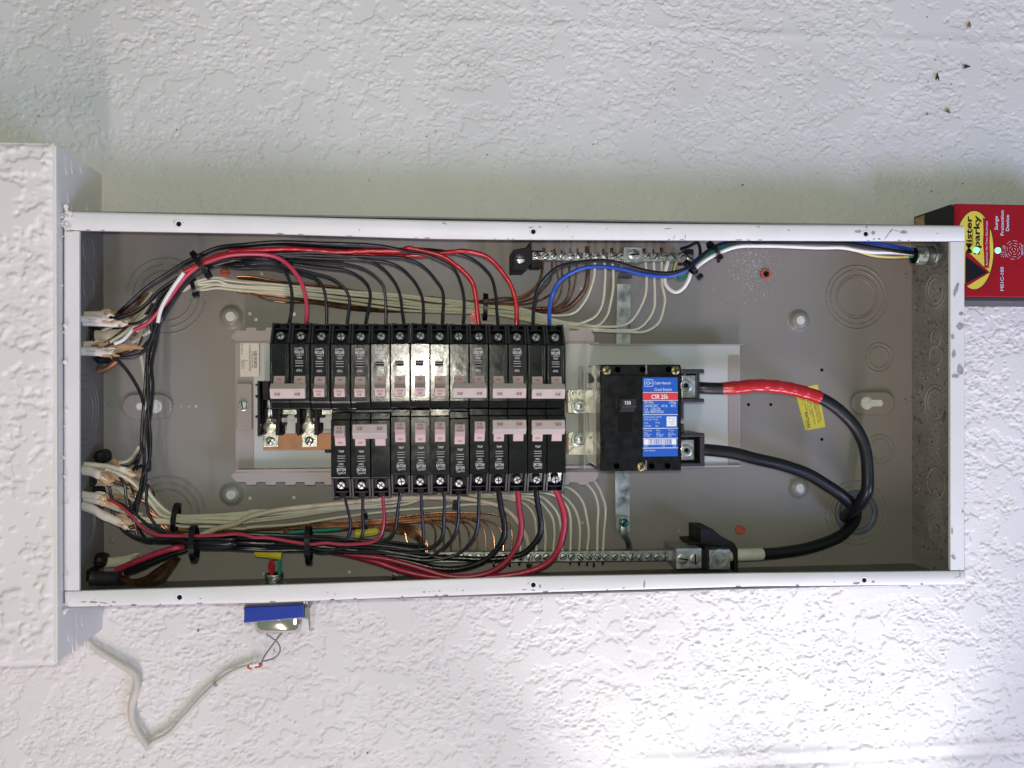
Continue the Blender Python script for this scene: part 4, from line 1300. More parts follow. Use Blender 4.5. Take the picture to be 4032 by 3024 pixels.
for k, (j, tail) in Wp.items():
    t = j / 5
    pts = run('a', [(700 + 60 * j, 820 - 50 * j), (1100, 700 - 40 * j), (1400, 480 - 50 * j)], 26 + j, 30) + run('A', [(1150 + 20 * t, 1030 - 40 * t), (1360, 925 - 40 * t), (1480, 845 + 90 * t), (1700, 798 + 120 * t), (2000, 815 + 125 * t)], 27, 24) \
        + run('D', [(0, 690 + 115 * t), (560, 748 + 92 * t), (1300, 815 + 125 * t), (1900, 855 + 165 * t)], 22, 22) + run('G', [(300, 905 + 150 * t), (600, 945 + 115 * t), (860, 975 + 95 * t), (1200, 1010 + 105 * t), (1500, 1080 + 90 * t)], 22, 24) \
        + run('J', tail, 26, HG - 5)
    pts = pts[:-len(tail)] + run('J', tail[1:], 26, HG - 5)
    wire('neutral_wire', 'cream wire up to the ground bar, %s of six from the thick copper wire' % ORD[k], 'wire', 'wire_cream', 1.45, jog(pts[:-3], 1.1, k) + pts[-3:], WG)
pts = run('D', [(0, 760), (560, 800), (1300, 880), (1900, 950)], 16) + run('G', [(300, 985), (860, 1030), (1500, 1130), (1700, 1180)], 16) + run('J', [(70, 1225), (200, 1252), (310, 1262), (420, 1250)], 18, 16)
wire('neutral_wire', 'cream wire slipping under the others above the breaker pan edge', 'wire', 'wire_cream', 1.4, pts, WG)
# bare copper grounds to the same bar
CG = 'bare copper wires on the ground bar'
Cp = [[(880, 918), (1050, 890), (1200, 890), (1320, 840), (1420, 750), (1470, 620), (1490, 345)],
      [(880, 945), (1100, 920), (1300, 880), (1400, 800), (1460, 690), (1510, 350)],
      [(890, 962), (1200, 945), (1400, 880), (1500, 780), (1570, 680), (1584, 372)],
      [(890, 974), (1300, 957), (1480, 905), (1600, 825), (1650, 722), (1640, 600), (1612, 360)],
      [(1000, 1000), (1400, 1000), (1560, 985), (1650, 900), (1690, 800), (1692, 650), (1690, 372)],
      [(1200, 1012), (1450, 1012), (1600, 1000), (1720, 930), (1770, 820), (1772, 600), (1784, 358)],
      [(1400, 1036), (1600, 1020), (1740, 950), (1800, 850), (1850, 620), (1864, 353)],
      [(1200, 1060), (1400, 1052), (1600, 1045), (1750, 1000), (1870, 900), (1950, 782), (1972, 650), (1966, 332)]]
for k, pts in enumerate(Cp):
    t = k / 7
    lead = run('D', [(100, 665 + 150 * t), (700, 735 + 160 * t), (1300, 800 + 200 * t), (1900, 870 + 150 * t)], 17 + (k % 3), 18) + run('G', [(250, 880 + 120 * t), (600, 925 + 90 * t)], 18)
    wire('ground_wire', ('thick bare copper wire rising to the ground bar' if k == 7 else 'thin bare copper wire to the ground bar, %s from its black screwed bracket' % ORD[k + 1]), 'wire', 'copper', 2.3 if k == 7 else 0.95, jog(lead, 0.8, k + 50) + run('G', pts, 20, HG - 5), CG)
for k, (x0, pts) in enumerate([(0, [(90, 655), (250, 660), (600, 720), (900, 740), (1150, 770), (1300, 800)]), (0, [(150, 818), (260, 850), (420, 912), (600, 938), (850, 945), (1100, 972), (1350, 1020), (1700, 1040), (2000, 1040)]), (0, [(600, 850), (800, 880), (1000, 905), (1200, 930), (1350, 970), (1600, 985), (2000, 1010)])]):
    wire('ground_wire', ('thin copper wire along the far edge of the cream bundle', 'thin copper wire sagging loose beside the cream bundle', 'thin copper wire hugging the near edge of the cream bundle')[k], 'wire', 'copper', 0.95, run('D', pts, 20, 16), CG)
for k, (X, Y) in enumerate([px('J', 485, 362), px('J', 575, 355), px('J', 930, 362), px('J', 1030, 372), px('J', 1117, 352)]):
    c = P(X, Y, HG - 5)
    m = MB()
    m.cyl((c[0], c[1] - 8, c[2]), (0, 1, 0), 1.5 if k in (1, 2, 4) else 1.0, 8.5, 8)
    m.build('wire_end', 'copper', gb)
# surge-protector leads: white and green/yellow
wire('lead_wire', 'white lead looping from the ground bar to the threaded nipple', 'wire', 'wire_white', 2.0, many(('J', [(1192, 490), (1158, 620), (1160, 732), (1210, 802), (1280, 830), (1350, 792), (1410, 702), (1440, 622), (1520, 542), (1650, 450), (1800, 380), (2000, 340)], HG - 4, 62), ('M', [(0, 336), (300, 326), (900, 345), (1150, 346), (1350, 380), (1500, 396), (1700, 398), (1930, 410)], 60, 48)))
o = bpy.data.objects.new('lead_wire', None)
COL.objects.link(o)
gp = many(('J', [(1282, 490), (1250, 610), (1275, 675), (1320, 690), (1380, 662), (1440, 592), (1530, 502), (1600, 440), (1750, 360), (1950, 312)], HG - 4, 58), ('M', [(0, 305), (300, 292), (700, 290), (1050, 300), (1200, 332), (1350, 392), (1500, 432), (1700, 446), (1930, 438)], 56, 46))
o.location = B(gp[0])
tag(o, 'green lead with a yellow stripe looping from the ground bar to the nipple', 'wire')
m = MB()
m.tube(gp, 1.85, 9)
m.build('insulation', 'wire_green', o)
gs = spline(np.array(gp), 4)
for i0, i1 in ((0, 7), (len(gs) - 40, len(gs) - 2)):
    m = MB()
    m.tube(gs[i0:i1] + np.array([0, -0.35, 0.75]), 1.45, 8, smooth_path=False)
    m.build('stripe', 'wire_yellow', o)
# threaded nipple through the end wall
np_ = thing('threaded_nipple', 'shiny threaded conduit nipple through the dirty end wall with leads inside', 'conduit fitting', (Lb - 6, Q('M', 1950, 440, 48)[1], BACK_W + 46))
c = Q('M', 1925, 432, 50)
un = Lb - 1.5
m = MB()
prof = [(8.4, 0.6), (10.2, 0.0)]
for k in range(7):
    prof += [(10.4, 1 + k * 1.7), (9.7, 1.9 + k * 1.7)]
Ln = un - c[0]
prof += [(10.3, Ln)]
m.lathe(c, (1, 0, 0), prof, 26, close=False)
m.build('threads', 'zinc', np_)
m = MB()
m.lathe((c[0] + Ln - 8, c[1], c[2]), (1, 0, 0), [(10.6, 0), (14, 0.2), (14.2, 4.5), (10.6, 4.8)], 12, False, False)
m.build('locknut', 'zinc_dull', np_)
m = MB()
m.lathe((c[0] + 1.5, c[1], c[2]), (1, 0, 0), [(8.6, 0), (8.6, 0.6)], 20)
m.build('bore', 'slot', np_)

# ------------------------------------------------------------------ lower side: cream neutrals to the neutral bar
NG = 'cream wires on the neutral bar'
Np = [  # tail in crop I, strand offset at the bundle
    ([(2000, 375), (2080, 450), (2130, 560), (2165, 680), (2152, 950), (2140, 1165)], 0),
    ([(1740, 400), (1850, 402), (1960, 432), (2040, 522), (2085, 662), (2080, 900), (2078, 1165)], .1),
    ([(1500, 495), (1630, 470), (1740, 462), (1850, 532), (1930, 652), (1960, 782), (1985, 950), (1968, 1165)], .2),
    ([(1200, 512), (1400, 498), (1600, 512), (1720, 572), (1820, 682), (1870, 800), (1890, 950), (1880, 1165)], .3),
    ([(1250, 530), (1450, 520), (1620, 560), (1730, 650), (1780, 762), (1790, 950), (1785, 1165)], .4),
    ([(1000, 560), (1300, 532), (1450, 560), (1560, 640), (1650, 762), (1685, 950), (1700, 1165)], .5),
    ([(900, 558), (1200, 560), (1400, 582), (1520, 692), (1590, 802), (1612, 950), (1600, 1165)], .6),
    ([(900, 568), (1150, 575), (1350, 612), (1450, 702), (1495, 850), (1515, 1000), (1510, 1165)], .7),
    ([(800, 572), (1100, 590), (1280, 642), (1380, 752), (1410, 900), (1415, 1165)], .8),
    ([(300, 690), (700, 652), (950, 660), (1100, 722), (1200, 832), (1240, 1000), (1240, 1165)], 1.3)]
for k, (tail, t) in enumerate(Np):
    lead = run('b', [(900 + 60 * (k % 4), 290 + 70 * (k % 5)), (1300, 420 + 60 * (k % 5)), (1600, 640 + 40 * (k % 5))], 30, 26) + run('C', [(930, 250 + 25 * (k % 4)), (1060, 390 + 20 * (k % 5)), (1240, 480 + 90 * t), (1600, 505 + 90 * t), (2000, 480 + 130 * t)], 24, 20) \
        + run('F', [(200, 735 + 130 * t), (700, 690 + 130 * t), (1240, 610 + 140 * t), (1900, 530 + 140 * t)], 19, 17) + run('I', [(200, 520 + 95 * t), (530, 520 + 95 * t)], 17)
    if tail[0][0] < 800:
        lead = lead[:-2]
    wire('neutral_wire', 'cream wire dropping to the neutral bar, %s of ten counted from the end lugs' % ORD[k + 1], 'wire', 'wire_cream', 1.4, jog(lead, 1.3, k + 9) + run('I', tail, 17, HN - 6), NG)
wire('neutral_wire', 'thick tan wire among the cream wires, dropping to the neutral bar', 'wire', 'wire_tan', 2.7, many(('C', [(1500, 720), (1700, 640), (1900, 590), (2212, 520)], 26), ('F', [(200, 800), (500, 720), (800, 680), (1200, 640), (1700, 590), (2100, 575)], 27, 26), ('I', [(300, 576), (580, 578), (800, 612), (1000, 662), (1150, 762), (1250, 902), (1310, 1022), (1335, 1165)], 26, HN - 5)), NG, 10)
m = MB()
for k in range(12):
    X, Y = px('I', 1335 + random.uniform(-24, 24), 1275)
    c = P(X, Y, HN - 5 + random.uniform(-2, 2))
    m.cyl((c[0], c[1] - 6, c[2]), (random.uniform(-.2, .2), 1, 0), 0.5, 7, 5)
kind(m.build('wire_strand', 'copper', nb), 'stuff')
for x in (950, 1125, 1230, 1780, 1880, 1965, 2040, 2138):
    c = Q('I', x, 1280, HN - 6)
    m = MB()
    m.cyl((c[0], c[1] - random.uniform(2, 5), c[2]), (0, 1, 0), 1.1, 7, 7)
    m.build('wire_end', 'copper', nb)
# bare copper to the neutral bar
KG = 'bare copper wires on the neutral bar'
Kp = [([(0, 762), (300, 745), (700, 745), (900, 752), (1050, 790), (1120, 862), (1150, 950), (1145, 1175)], 0),
      ([(0, 775), (400, 770), (700, 785), (900, 830), (1000, 892), (1055, 1000), (1055, 1175)], .15),
      ([(0, 790), (400, 790), (700, 800), (830, 832), (900, 900), (950, 1000), (960, 1175)], .3),
      ([(0, 800), (400, 800), (650, 805), (760, 842), (840, 920), (865, 1050), (865, 1175)], .4),
      ([(0, 812), (350, 808), (560, 820), (680, 860), (745, 930), (770, 1050), (770, 1175)], .5),
      ([(0, 822), (300, 815), (500, 825), (620, 860), (672, 940), (685, 1050), (685, 1175)], .6),
      ([(0, 830), (250, 820), (430, 830), (530, 862), (570, 940), (580, 1050), (580, 1175)], .65),
      ([(0, 840), (200, 830), (330, 842), (430, 890), (475, 960), (485, 1060), (485, 1175)], .7),
      ([(0, 848), (150, 838), (280, 850), (370, 902), (402, 980), (406, 1060), (406, 1175)], .8),
      ([(0, 856), (150, 846), (240, 852), (300, 900), (320, 980), (312, 1060), (310, 1175)], .85)]
for k, (tail, t) in enumerate(Kp):
    lead = run('C', [(1000 + 30 * (k % 3), 420 + 20 * (k % 4)), (1150, 600 + 8 * k), (1350, 650 + 6 * (k % 5)), (1700, 680)], 20, 16) + run('F', [(0, 930 + 10 * (k % 3)), (400, 900 + 40 * t), (800, 840 + 90 * t), (1200, 830 + 90 * t), (1600, 815 + 80 * t)], 15, 16)
    wire('ground_wire', 'bare copper wire down to the neutral bar, %s of ten from the end lugs' % ORD[k + 1], 'wire', 'copper', 0.95, jog(lead, 0.9, k + 77) + run('I', tail[1:], 16, HN - 6), KG)
for k in range(7):
    y = 872 + 18 * k
    wire('ground_wire', 'bare copper wire in the tight loop beside the twelve-pole row wires', 'wire', 'copper', 0.95, jog(run('F', [(600, 940 + 4 * k), (1100, 950 - 6 * k), (1600, 880 + 5 * k)], 14, 18), 0.8, k) + run('I', [(-80, y - 10), (20, y + 4), (120, y + 40 + 3 * k), (190 - 3 * k, y + 120), (225 - 16 * k, 1060), (228 - 15 * k, 1175)], 20, HN - 8), 'copper loop wires')
wire('ground_wire', 'single bright copper wire standing clear of the others by the yellow connector', 'wire', 'copper', 0.95, run('F', [(1750, 905), (1880, 920), (1915, 950), (1940, 1040), (1955, 1120)], 18, 24), KG)

# ------------------------------------------------------------------ hot wires of the shorter row
LG = 'wires leaving the twelve-pole row'
def lblB(k, c):
    return '%s wire leaving the %s terminal of the twelve-pole row, counting from the bus fingers' % (c, ORD[k])
HTL = 62
def tail_left(k, off, end, low=0):
    # bundle run towards the far corner, through both ties
    return run('F', [(870 - 10, 1000 + 17 * off), (450, 985 + 19 * off), (100, 985 + 17 * off)], 46 + (k % 3) * 5 - low, 46 + ((k + 1) % 3) * 5 - low) + run('C', [(1900, 735 + 14 * off), (1480, 735 + 13 * off)], 47 + (k % 3) * 5 - low) + end
ends = {
    'e1': run('C', [(1250, 752), (1100, 748), (930, 752), (790, 725), (700, 675), (638, 612)], 50, 44),
    'e2': run('C', [(1250, 780), (1100, 792), (960, 775), (890, 705), (850, 640)], 46, 34),
    'e3': run('C', [(1250, 700), (1100, 672), (980, 620), (880, 545), (780, 455), (650, 370), (430, 305)], 52, 46),
    'e4': run('C', [(1250, 705), (1150, 680), (1050, 615), (965, 500), (935, 400), (930, 280), (945, 150)], 52, 50),
    'e5': run('C', [(1200, 790), (1080, 790), (980, 780)], 44, 34),
    'e6': run('C', [(1250, 745), (1100, 760), (950, 790), (850, 740), (790, 560), (735, 400), (705, 260), (690, 150), (640, 80)], 44, 40),
    'e7': run('C', [(1250, 760), (1000, 780), (800, 740), (640, 600), (565, 470), (550, 350), (535, 220), (490, 130), (425, 72)], 40, 40),
    'big1': run('C', [(1250, 905), (1000, 1005), (850, 1075), (700, 1130)], 48, 40),
    'big2': run('C', [(1250, 850), (1100, 890), (850, 985), (600, 1092)], 54, 44)}
Bt = {
    1: (1.35, 'wire_black', 'black', run('F', [(1250, 480), (1282, 650), (1310, 760), (1325, 850), (1310, 970), (1250, 1080), (1130, 1160), (1000, 1180)], HTL, 56) + tail_left(1, 9, ends['e2'])),
    2: (1.5, 'wire_black', 'black', run('F', [(1462, 480), (1460, 650), (1460, 800), (1465, 940), (1430, 1032), (1330, 1100), (1200, 1142), (1030, 1150)], HTL, 58) + tail_left(2, 7, ends['e1'])),
    3: (1.6, 'wire_maroon', 'red', run('F', [(1690, 480), (1680, 600), (1692, 750), (1682, 900), (1650, 1000), (1570, 1060), (1350, 1086), (1200, 1086), (1050, 1070), (900, 1086), (700, 1060), (400, 1012), (230, 1000)], HTL, 60) + run('C', [(2100, 735), (1950, 698), (1700, 712), (1480, 718), (1200, 716), (1020, 700), (880, 620), (750, 480), (600, 362), (430, 282)], 60, 48)),
    4: (1.5, 'wire_black', 'black', run('F', [(1878, 470), (1850, 650), (1830, 800), (1810, 920), (1740, 1020), (1600, 1050), (1400, 1040), (1150, 1005)], HTL, 54) + tail_left(4, 0, ends['e3'])),
    5: (1.45, 'wire_black', 'black', run('I', [(162, 470), (165, 700), (178, 880), (180, 1060), (130, 1130), (-60, 1112), (-350, 1060)], HTL, 50) + tail_left(5, 1.2, ends['e4'])),
    6: (1.5, 'wire_black', 'black', run('I', [(388, 470), (415, 600), (405, 800), (400, 950), (350, 1062), (230, 1130), (50, 1140), (-150, 1115), (-400, 1090)], HTL, 50) + tail_left(6, 3, ends['e5'])),
    7: (1.5, 'wire_black', 'black', run('I', [(578, 470), (565, 650), (565, 800), (540, 940), (480, 1050), (370, 1152), (250, 1222), (0, 1200), (-300, 1150), (-500, 1130)], HTL, 50) + tail_left(7, 5, ends['e6'])),
    8: (1.55, 'wire_black', 'black', run('I', [(788, 470), (785, 700), (780, 850), (750, 980), (680, 1090), (580, 1182), (400, 1242), (200, 1262), (0, 1235), (-300, 1185), (-500, 1160)], HTL, 50) + tail_left(8, 6, ends['e7'])),
    9: (2.9, 'wire_black_gloss', 'thick black', run('I', [(1000, 462), (1030, 680), (1065, 850), (1060, 1000), (1000, 1120), (880, 1242), (700, 1322), (500, 1356), (300, 1342), (100, 1292), (-120, 1240), (-400, 1190)], HTL, 44) + tail_left(9, 8, ends['big1'])),
    10: (2.9, 'wire_maroon', 'thick red', run('I', [(1210, 460), (1230, 700), (1250, 850), (1240, 1000), (1180, 1150), (1080, 1282), (950, 1372), (800, 1422), (600, 1442), (400, 1422), (200, 1362), (0, 1302), (-250, 1240), (-550, 1205)], HTL, 46) + tail_left(10, 8.0, ends['big2'], 14)),
    11: (2.9, 'wire_black_gloss', 'thick black', run('I', [(1408, 460), (1430, 650), (1465, 850), (1450, 980), (1380, 1092), (1280, 1182), (1100, 1232), (900, 1250), (600, 1240), (300, 1225), (0, 1200), (-400, 1160)], HTL, 40) + tail_left(11, 5, run('C', [(1250, 880), (1000, 960), (850, 1040), (720, 1110)], 40, 32))),
    12: (3.2, 'wire_pink_dark', 'thick pink', run('I', [(1615, 460), (1680, 620), (1720, 782), (1710, 950), (1650, 1150), (1560, 1272), (1420, 1352), (1250, 1402), (1000, 1436), (700, 1452), (400, 1452), (200, 1430), (0, 1386), (-150, 1340), (-350, 1270)], HTL, 40) + tail_left(12, 6.5, run('C', [(1250, 860), (1100, 900), (850, 1000), (620, 1095)], 34, 30), 20))}
mat('wire_pink_dark', (0.40, 0.022, 0.055), 0.33, var=0.12, vscale=60)
for k, (r, mt, cn, pts) in Bt.items():
    wire('circuit_wire', lblB(k, cn), 'wire', mt, r, pts, LG, 10 if r > 2 else 8)
rb = random.Random(17)
for k in range(11):
    o = k * 17
    pts = run('F', [(2150 - 60 * (k % 4), 1105 + 12 * k), (1700, 1065 + o * 0.75), (1300, 1025 + o), (870, 990 + o), (450, 985 + o), (100, 975 + o)], 44 + rb.uniform(-6, 10), 46 + rb.uniform(-6, 10)) + run('C', [(1800, 720 + 14 * k), (1470, 725 + 13 * k), (1200, 740 + 6 * k)], 48 + rb.uniform(-4, 6), 42)
    wire('circuit_wire', 'black wire running inside the big black bundle through the two cable ties', 'wire', 'wire_black', 1.55, jog(pts, 0.9, k + 300), 'black wires inside the lower bundle')
for k in range(4):
    pts = run('A', [(1020 + 15 * k, 1240), (1110 + 15 * k, 1030), (1280, 850 + 14 * k), (1490, 690 + 14 * k), (1720, 612 + 12 * k)], 50, 56) + run('D', [(0, 470 + 22 * k), (400, 470 + 18 * k), (800, 470 + 18 * k), (1250, 480 + 20 * k)], 54, 48)
    wire('circuit_wire', 'black wire lying deep in the upper black bundle behind the arching ones', 'wire', 'wire_black', 1.5, jog(pts, 0.7, k + 400), 'black wires deep in the upper bundle')
wire('circuit_wire', 'green insulated wire peeping out between copper and black wires', 'wire', 'wire_green', 1.9, run('F', [(600, 990), (700, 962), (850, 945), (1050, 935), (1250, 915), (1350, 905)], 24, 14))
# strands of braid fanned out of the grey sheath
m = MB()
rr = random.Random(5)
for k in range(17):
    t = k / 16
    e = rr.random()
    pts = run('C', [(650 + rr.uniform(-10, 14), 1165 + 60 * t), (770, 1190 + 62 * t), (900 + 70 * t, 1160 + 105 * t + 16 * e), (1050 + 80 * t, 1050 + 160 * t + 30 * e), (1170 + 60 * t, 990 + 120 * t * e), (1255 + 60 * t * e, 940 + 25 * t)], 46 - 14 * rr.random(), 30 + 10 * e)
    m.tube(pts, 0.55, 5, 5)
tag(kind(m.build('copper_braid', 'copper', None), 'stuff'), 'fan of fine bare copper strands spilling from a grey sheath', 'copper strands')

# ------------------------------------------------------------------ service cables
MC = [('thick black service cable wrapped in red tape, on the main breaker', many(('K', [(1440, 478), (1560, 490), (1760, 496), (1950, 485)], 46, 60), ('N', [(200, 466), (450, 478), (700, 528), (950, 618), (1150, 760), (1320, 960), (1400, 1160), (1425, 1400), (1420, 1600)], 62, 62), ('O', [(1390, 280, 58), (1330, 380, 46), (1240, 460, 26), (1180, 510, 4), (1165, 525, -12)], 58)), 6.1),
      ('thick plain black service cable on the main breaker', many(('K', [(1440, 1165), (1600, 1165), (1900, 1200)], 46, 50), ('N', [(200, 1260), (500, 1330), (780, 1430), (1000, 1560), (1120, 1640)], 50, 44), ('O', [(1240, 360), (1270, 430), (1275, 500)], 38, -4)), 6.3),
      ('thick black service cable with white tape, on the neutral bar lug', many(('L', [(1760, 925), (1960, 925)], 38), ('O', [(150, 922), (400, 908), (700, 868), (950, 800), (1130, 720), (1230, 630), (1290, 540), (1300, 470)], 40, -2)), 6.1)]
for i, (lb, pts, r) in enumerate(MC):
    t = bpy.data.objects.new('service_cable', None)
    COL.objects.link(t)
    t.location = B(pts[0])
    tag(t, lb, 'cable', 'service cables')
    m = MB()
    m.tube(pts, r, 18, 3)
    m.build('jacket', 'main_cable', t)
    if i == 0:
        sp = spline(np.array(pts), 2.5)
        us_ = [j for j, q in enumerate(sp) if Q('K', 1765, 500, 55)[0] < q[0] and j < len(sp) * 0.62 and q[0] < Q('N', 930, 600, 60)[0]]
        seg = sp[us_[0]:us_[-1]]
        rad = r + 0.35 + 0.55 * np.array([((j * 2.5) % 15) / 15 for j in range(len(seg))])
        m = MB()
        m.tube(seg, rad, 18, smooth_path=False)
        m.build('tape_wrap', 'tape_red', t)
    if i == 2:
        sp = spline(np.array(pts), 2.5)
        lim = Q('O', 300, 915, 40)[0]
        seg = [q for q in sp if q[0] < lim]
        m = MB()
        m.tube(np.array(seg), r + 0.5, 18, smooth_path=False)
        m.build('tape_wrap', 'white_tape', t)
hub = thing('conduit_hub', 'blue-grey conduit hub in the box back where three thick cables enter', 'conduit fitting', P(3370, 2018, 0))
c = Q('O', 1300, 465, 0)
m = MB()
m.lathe((c[0], c[1], BACK_W), (0, 0, 1), [(24.8, 0), (24.5, 2.6), (23.5, 3.4), (19.8, 3.4), (18.6, 2.6), (18.6, 0.4)], 40, close=False)
m.build('bushing', 'hub_blue', hub)
m = MB()
m.lathe((c[0], c[1], BACK_W + 0.3), (0, 0, 1), [(18.7, 0), (18.7, 0.3), (0.01, 0.3)], 36)
m.build('bore', 'side_paint', hub)
# ------------------------------------------------------------------ sheathed cables at the end wall
def sheath(label, pts, r, mtl, flat=0.62, torn=None, marks=None, name='sheathed_cable'):
    t = bpy.data.objects.new(name, None)
    COL.objects.link(t)
    t.location = B(pts[0])
    tag(t, label, 'cable', 'sheathed cables entering through the end wall')
    m = MB()
    rs = random.Random(label)
    m.tube(jog(pts, 0.5, label), [r * rs.uniform(0.82, 1.0) for _ in range(6)] + [r * 0.95], 14, 2.0, flat=flat)
    s = m.build('jacket', mtl, t)
    e, d = np.array(pts[-1]), np.array(pts[-1]) - np.array(pts[-2])
    d = d / np.linalg.norm(d)
    m = MB()                                   # ragged lip of the slit sheath and paper curls
    for k in range(3):
        o_ = np.array([0, rs.uniform(-0.8, 0.8) * r, rs.uniform(-0.3, 0.5) * r])
        L_ = rs.uniform(5, 12)
        m.tube([e + o_ * 0.8 - d * 4, e + o_ + d * L_ * 0.3, e + o_ * 1.2 + d * L_ * 0.7 + np.array([0, rs.uniform(-2, 2), 1]), e + o_ * 1.3 + d * L_], [1.6, 2.0, 1.3, 0.3], 6, 2, flat=0.3)
    m.build('torn_lip', mtl if mtl != 'sheath_grey' else 'matte_black', t)
    torn = list(torn or [])
    if mtl in ('sheath', 'sheath_white'):
        for k in range(2):
            o_ = np.array([0, rs.uniform(-0.6, 0.6) * r, rs.uniform(-0.2, 0.4) * r])
            L_ = rs.uniform(7, 16)
            torn.append([e + o_ * 0.6 - d * 2, e + o_ + d * L_ * 0.35, e + o_ + d * L_ * 0.7 + np.array([0, rs.uniform(-3, 3), 0]), e + o_ + d * L_ + np.array([0, rs.uniform(-4, 4), rs.uniform(-2, 2)])])
    if torn:
        m = MB()
        for q in torn:
            m.tube(q, [2.2, 3.0, 2.0, 0.6], 7, 2.5, flat=0.3)
        m.build('paper_filler', 'kraft', t)
    if marks:
        for x0, y0, h in marks:
            c = Q('a', x0, y0, h)
            text('NM-B 14/2', c, 1.6, 'print_violet', s, random.uniform(-8, 0), 0, 9)
    return t
mat('print_violet', (0.22, 0.17, 0.34), 0.6)
sheath('cream cable with torn end, outermost of the upper cluster at the end wall', run('a', [(440, 262), (700, 258), (920, 240)], 50, 46), 3.4, 'sheath', torn=[run('a', [(880, 215), (980, 205), (1060, 215), (1100, 250)], 44)])
sheath('white cable with violet marker print, slit square at its end', run('a', [(440, 338), (700, 342), (905, 348)], 57, 56), 3.6, 'sheath_white', marks=[(730, 345, 60.5)])
sheath('white cable with violet marker print, cut at a long slant', run('a', [(440, 400), (800, 408), (1180, 425)], 52, 50), 3.4, 'sheath_white', marks=[(1010, 412, 55)])
sheath('cream cable held in a black clamp between the marked cables', run('a', [(560, 620), (800, 612), (1200, 600)], 30), 5.6, 'sheath', 0.5)
sheath('cream cable split open with brown paper tongue hanging out', run('a', [(440, 810), (600, 800), (720, 790)], 50), 4.6, 'sheath', torn=[run('a', [(930, 870), (1150, 830), (1350, 810), (1720, 880)], 50), run('a', [(950, 900), (1150, 880), (1350, 850), (1560, 850)], 46), run('a', [(740, 810), (850, 800), (930, 780), (1000, 760)], 52)])
sheath('white cable with violet print above a round black clamp', run('a', [(440, 905), (650, 905), (910, 915)], 56), 4.6, 'sheath_white', marks=[(700, 900, 60)])
sheath('cream cable leaving the lower cluster beside the upper rounded clamp', run('b', [(440, 225), (700, 235), (950, 265), (1280, 330)], 52, 44), 3.2, 'sheath')
sheath('cream cable cut square with frayed brown paper', run('b', [(440, 300), (650, 320), (860, 400)], 55), 5.2, 'sheath', torn=[run('b', [(860, 340), (980, 370), (1100, 430), (1200, 500)], 52), run('b', [(900, 360), (1000, 410), (1080, 460), (1160, 440)], 50)])
sheath('cream cable behind the two square black clamps', run('b', [(600, 520), (850, 560), (1200, 680)], 24), 6.4, 'sheath', 0.5, torn=[run('b', [(1180, 640), (1280, 680), (1400, 740), (1480, 780)], 26), run('b', [(1100, 760), (1180, 760), (1260, 800), (1300, 850)], 26)])
sheath('cream cable from which the pinkish red wire comes out', run('b', [(440, 740), (650, 745), (850, 770)], 54), 4.0, 'sheath')
sheath('cream cable with a slit mouth under the pinkish red wire', run('b', [(440, 800), (650, 825), (870, 880)], 52), 3.6, 'sheath', torn=[run('b', [(850, 860), (950, 890), (1100, 930), (1250, 980)], 48)])
sheath('fat cream cable slanting across with copper at its end', run('b', [(440, 905), (700, 990), (950, 1110), (1190, 1210)], 54, 52), 4.6, 'sheath', 0.75, torn=[run('b', [(1120, 1220), (1180, 1230), (1240, 1220), (1280, 1180)], 52), run('b', [(1150, 1130), (1260, 1130), (1320, 1160), (1340, 1170)], 48)])
sheath('dim cream cable in a black clamp near the box corner', run('c', [(880, 740), (1150, 720), (1400, 680)], 16), 5.4, 'wire_cream', 0.6)
sheath('dark grey cable sheath in the box corner from which thick wires fan out', run('c', [(560, 1000), (900, 1000), (1200, 1000)], 36), 8.0, 'sheath_grey', 0.9)
def clamp(label, r, x0, y0, x1, y1, h0, h1, bev=2.0):
    t = thing('cable_clamp', label, 'cable clamp', Q(r, (x0 + x1) / 2, (y0 + y1) / 2, h0), 'black cable clamps on the end wall')
    boxpx(r, x0, y0, x1, y1, h0, h1).build('clamp_body', 'matte_black', t, bev, 3)
    a, b_ = Q(r, x0, y0, h1), Q(r, x1, y1, h1)
    m = MB()
    m.box(a[0] + 1, b_[0] - 1, (a[1] + b_[1]) / 2 - 0.6, (a[1] + b_[1]) / 2 + 0.6, BACK_W + h1 - 0.3, BACK_W + h1 + 0.5)
    m.build('clamp_rib', 'black_plastic', t)
clamp('square black cable clamp between the white marked cables', 'a', 530, 455, 706, 755, 12, 40, 3)
clamp('round black cable clamp under the white printed cable', 'a', 730, 945, 918, 1105, 10, 36, 6)
clamp('black domed cable clamp at the head of the lower cable cluster', 'b', 722, -30, 928, 210, 10, 36, 6)
clamp('square black cable clamp next to the cream square-cut cable', 'b', 530, 415, 728, 605, 12, 38, 2)
clamp('low long black cable clamp beside the square one', 'b', 545, 600, 935, 735, 8, 30, 2)
clamp('black domed cable clamp on the dim cream cable near the box corner', 'c', 672, 595, 935, 855, 6, 28, 7)
clamp('black clamp at the root of the dark grey sheath', 'c', 525, 860, 625, 1085, 14, 48, 4)
wire('ground_wire', 'short thick copper stub pointing at the end wall', 'wire', 'copper_bar', 3.0, run('a', [(830, 1245), (960, 1200), (1080, 1120), (1160, 1060)], 20))
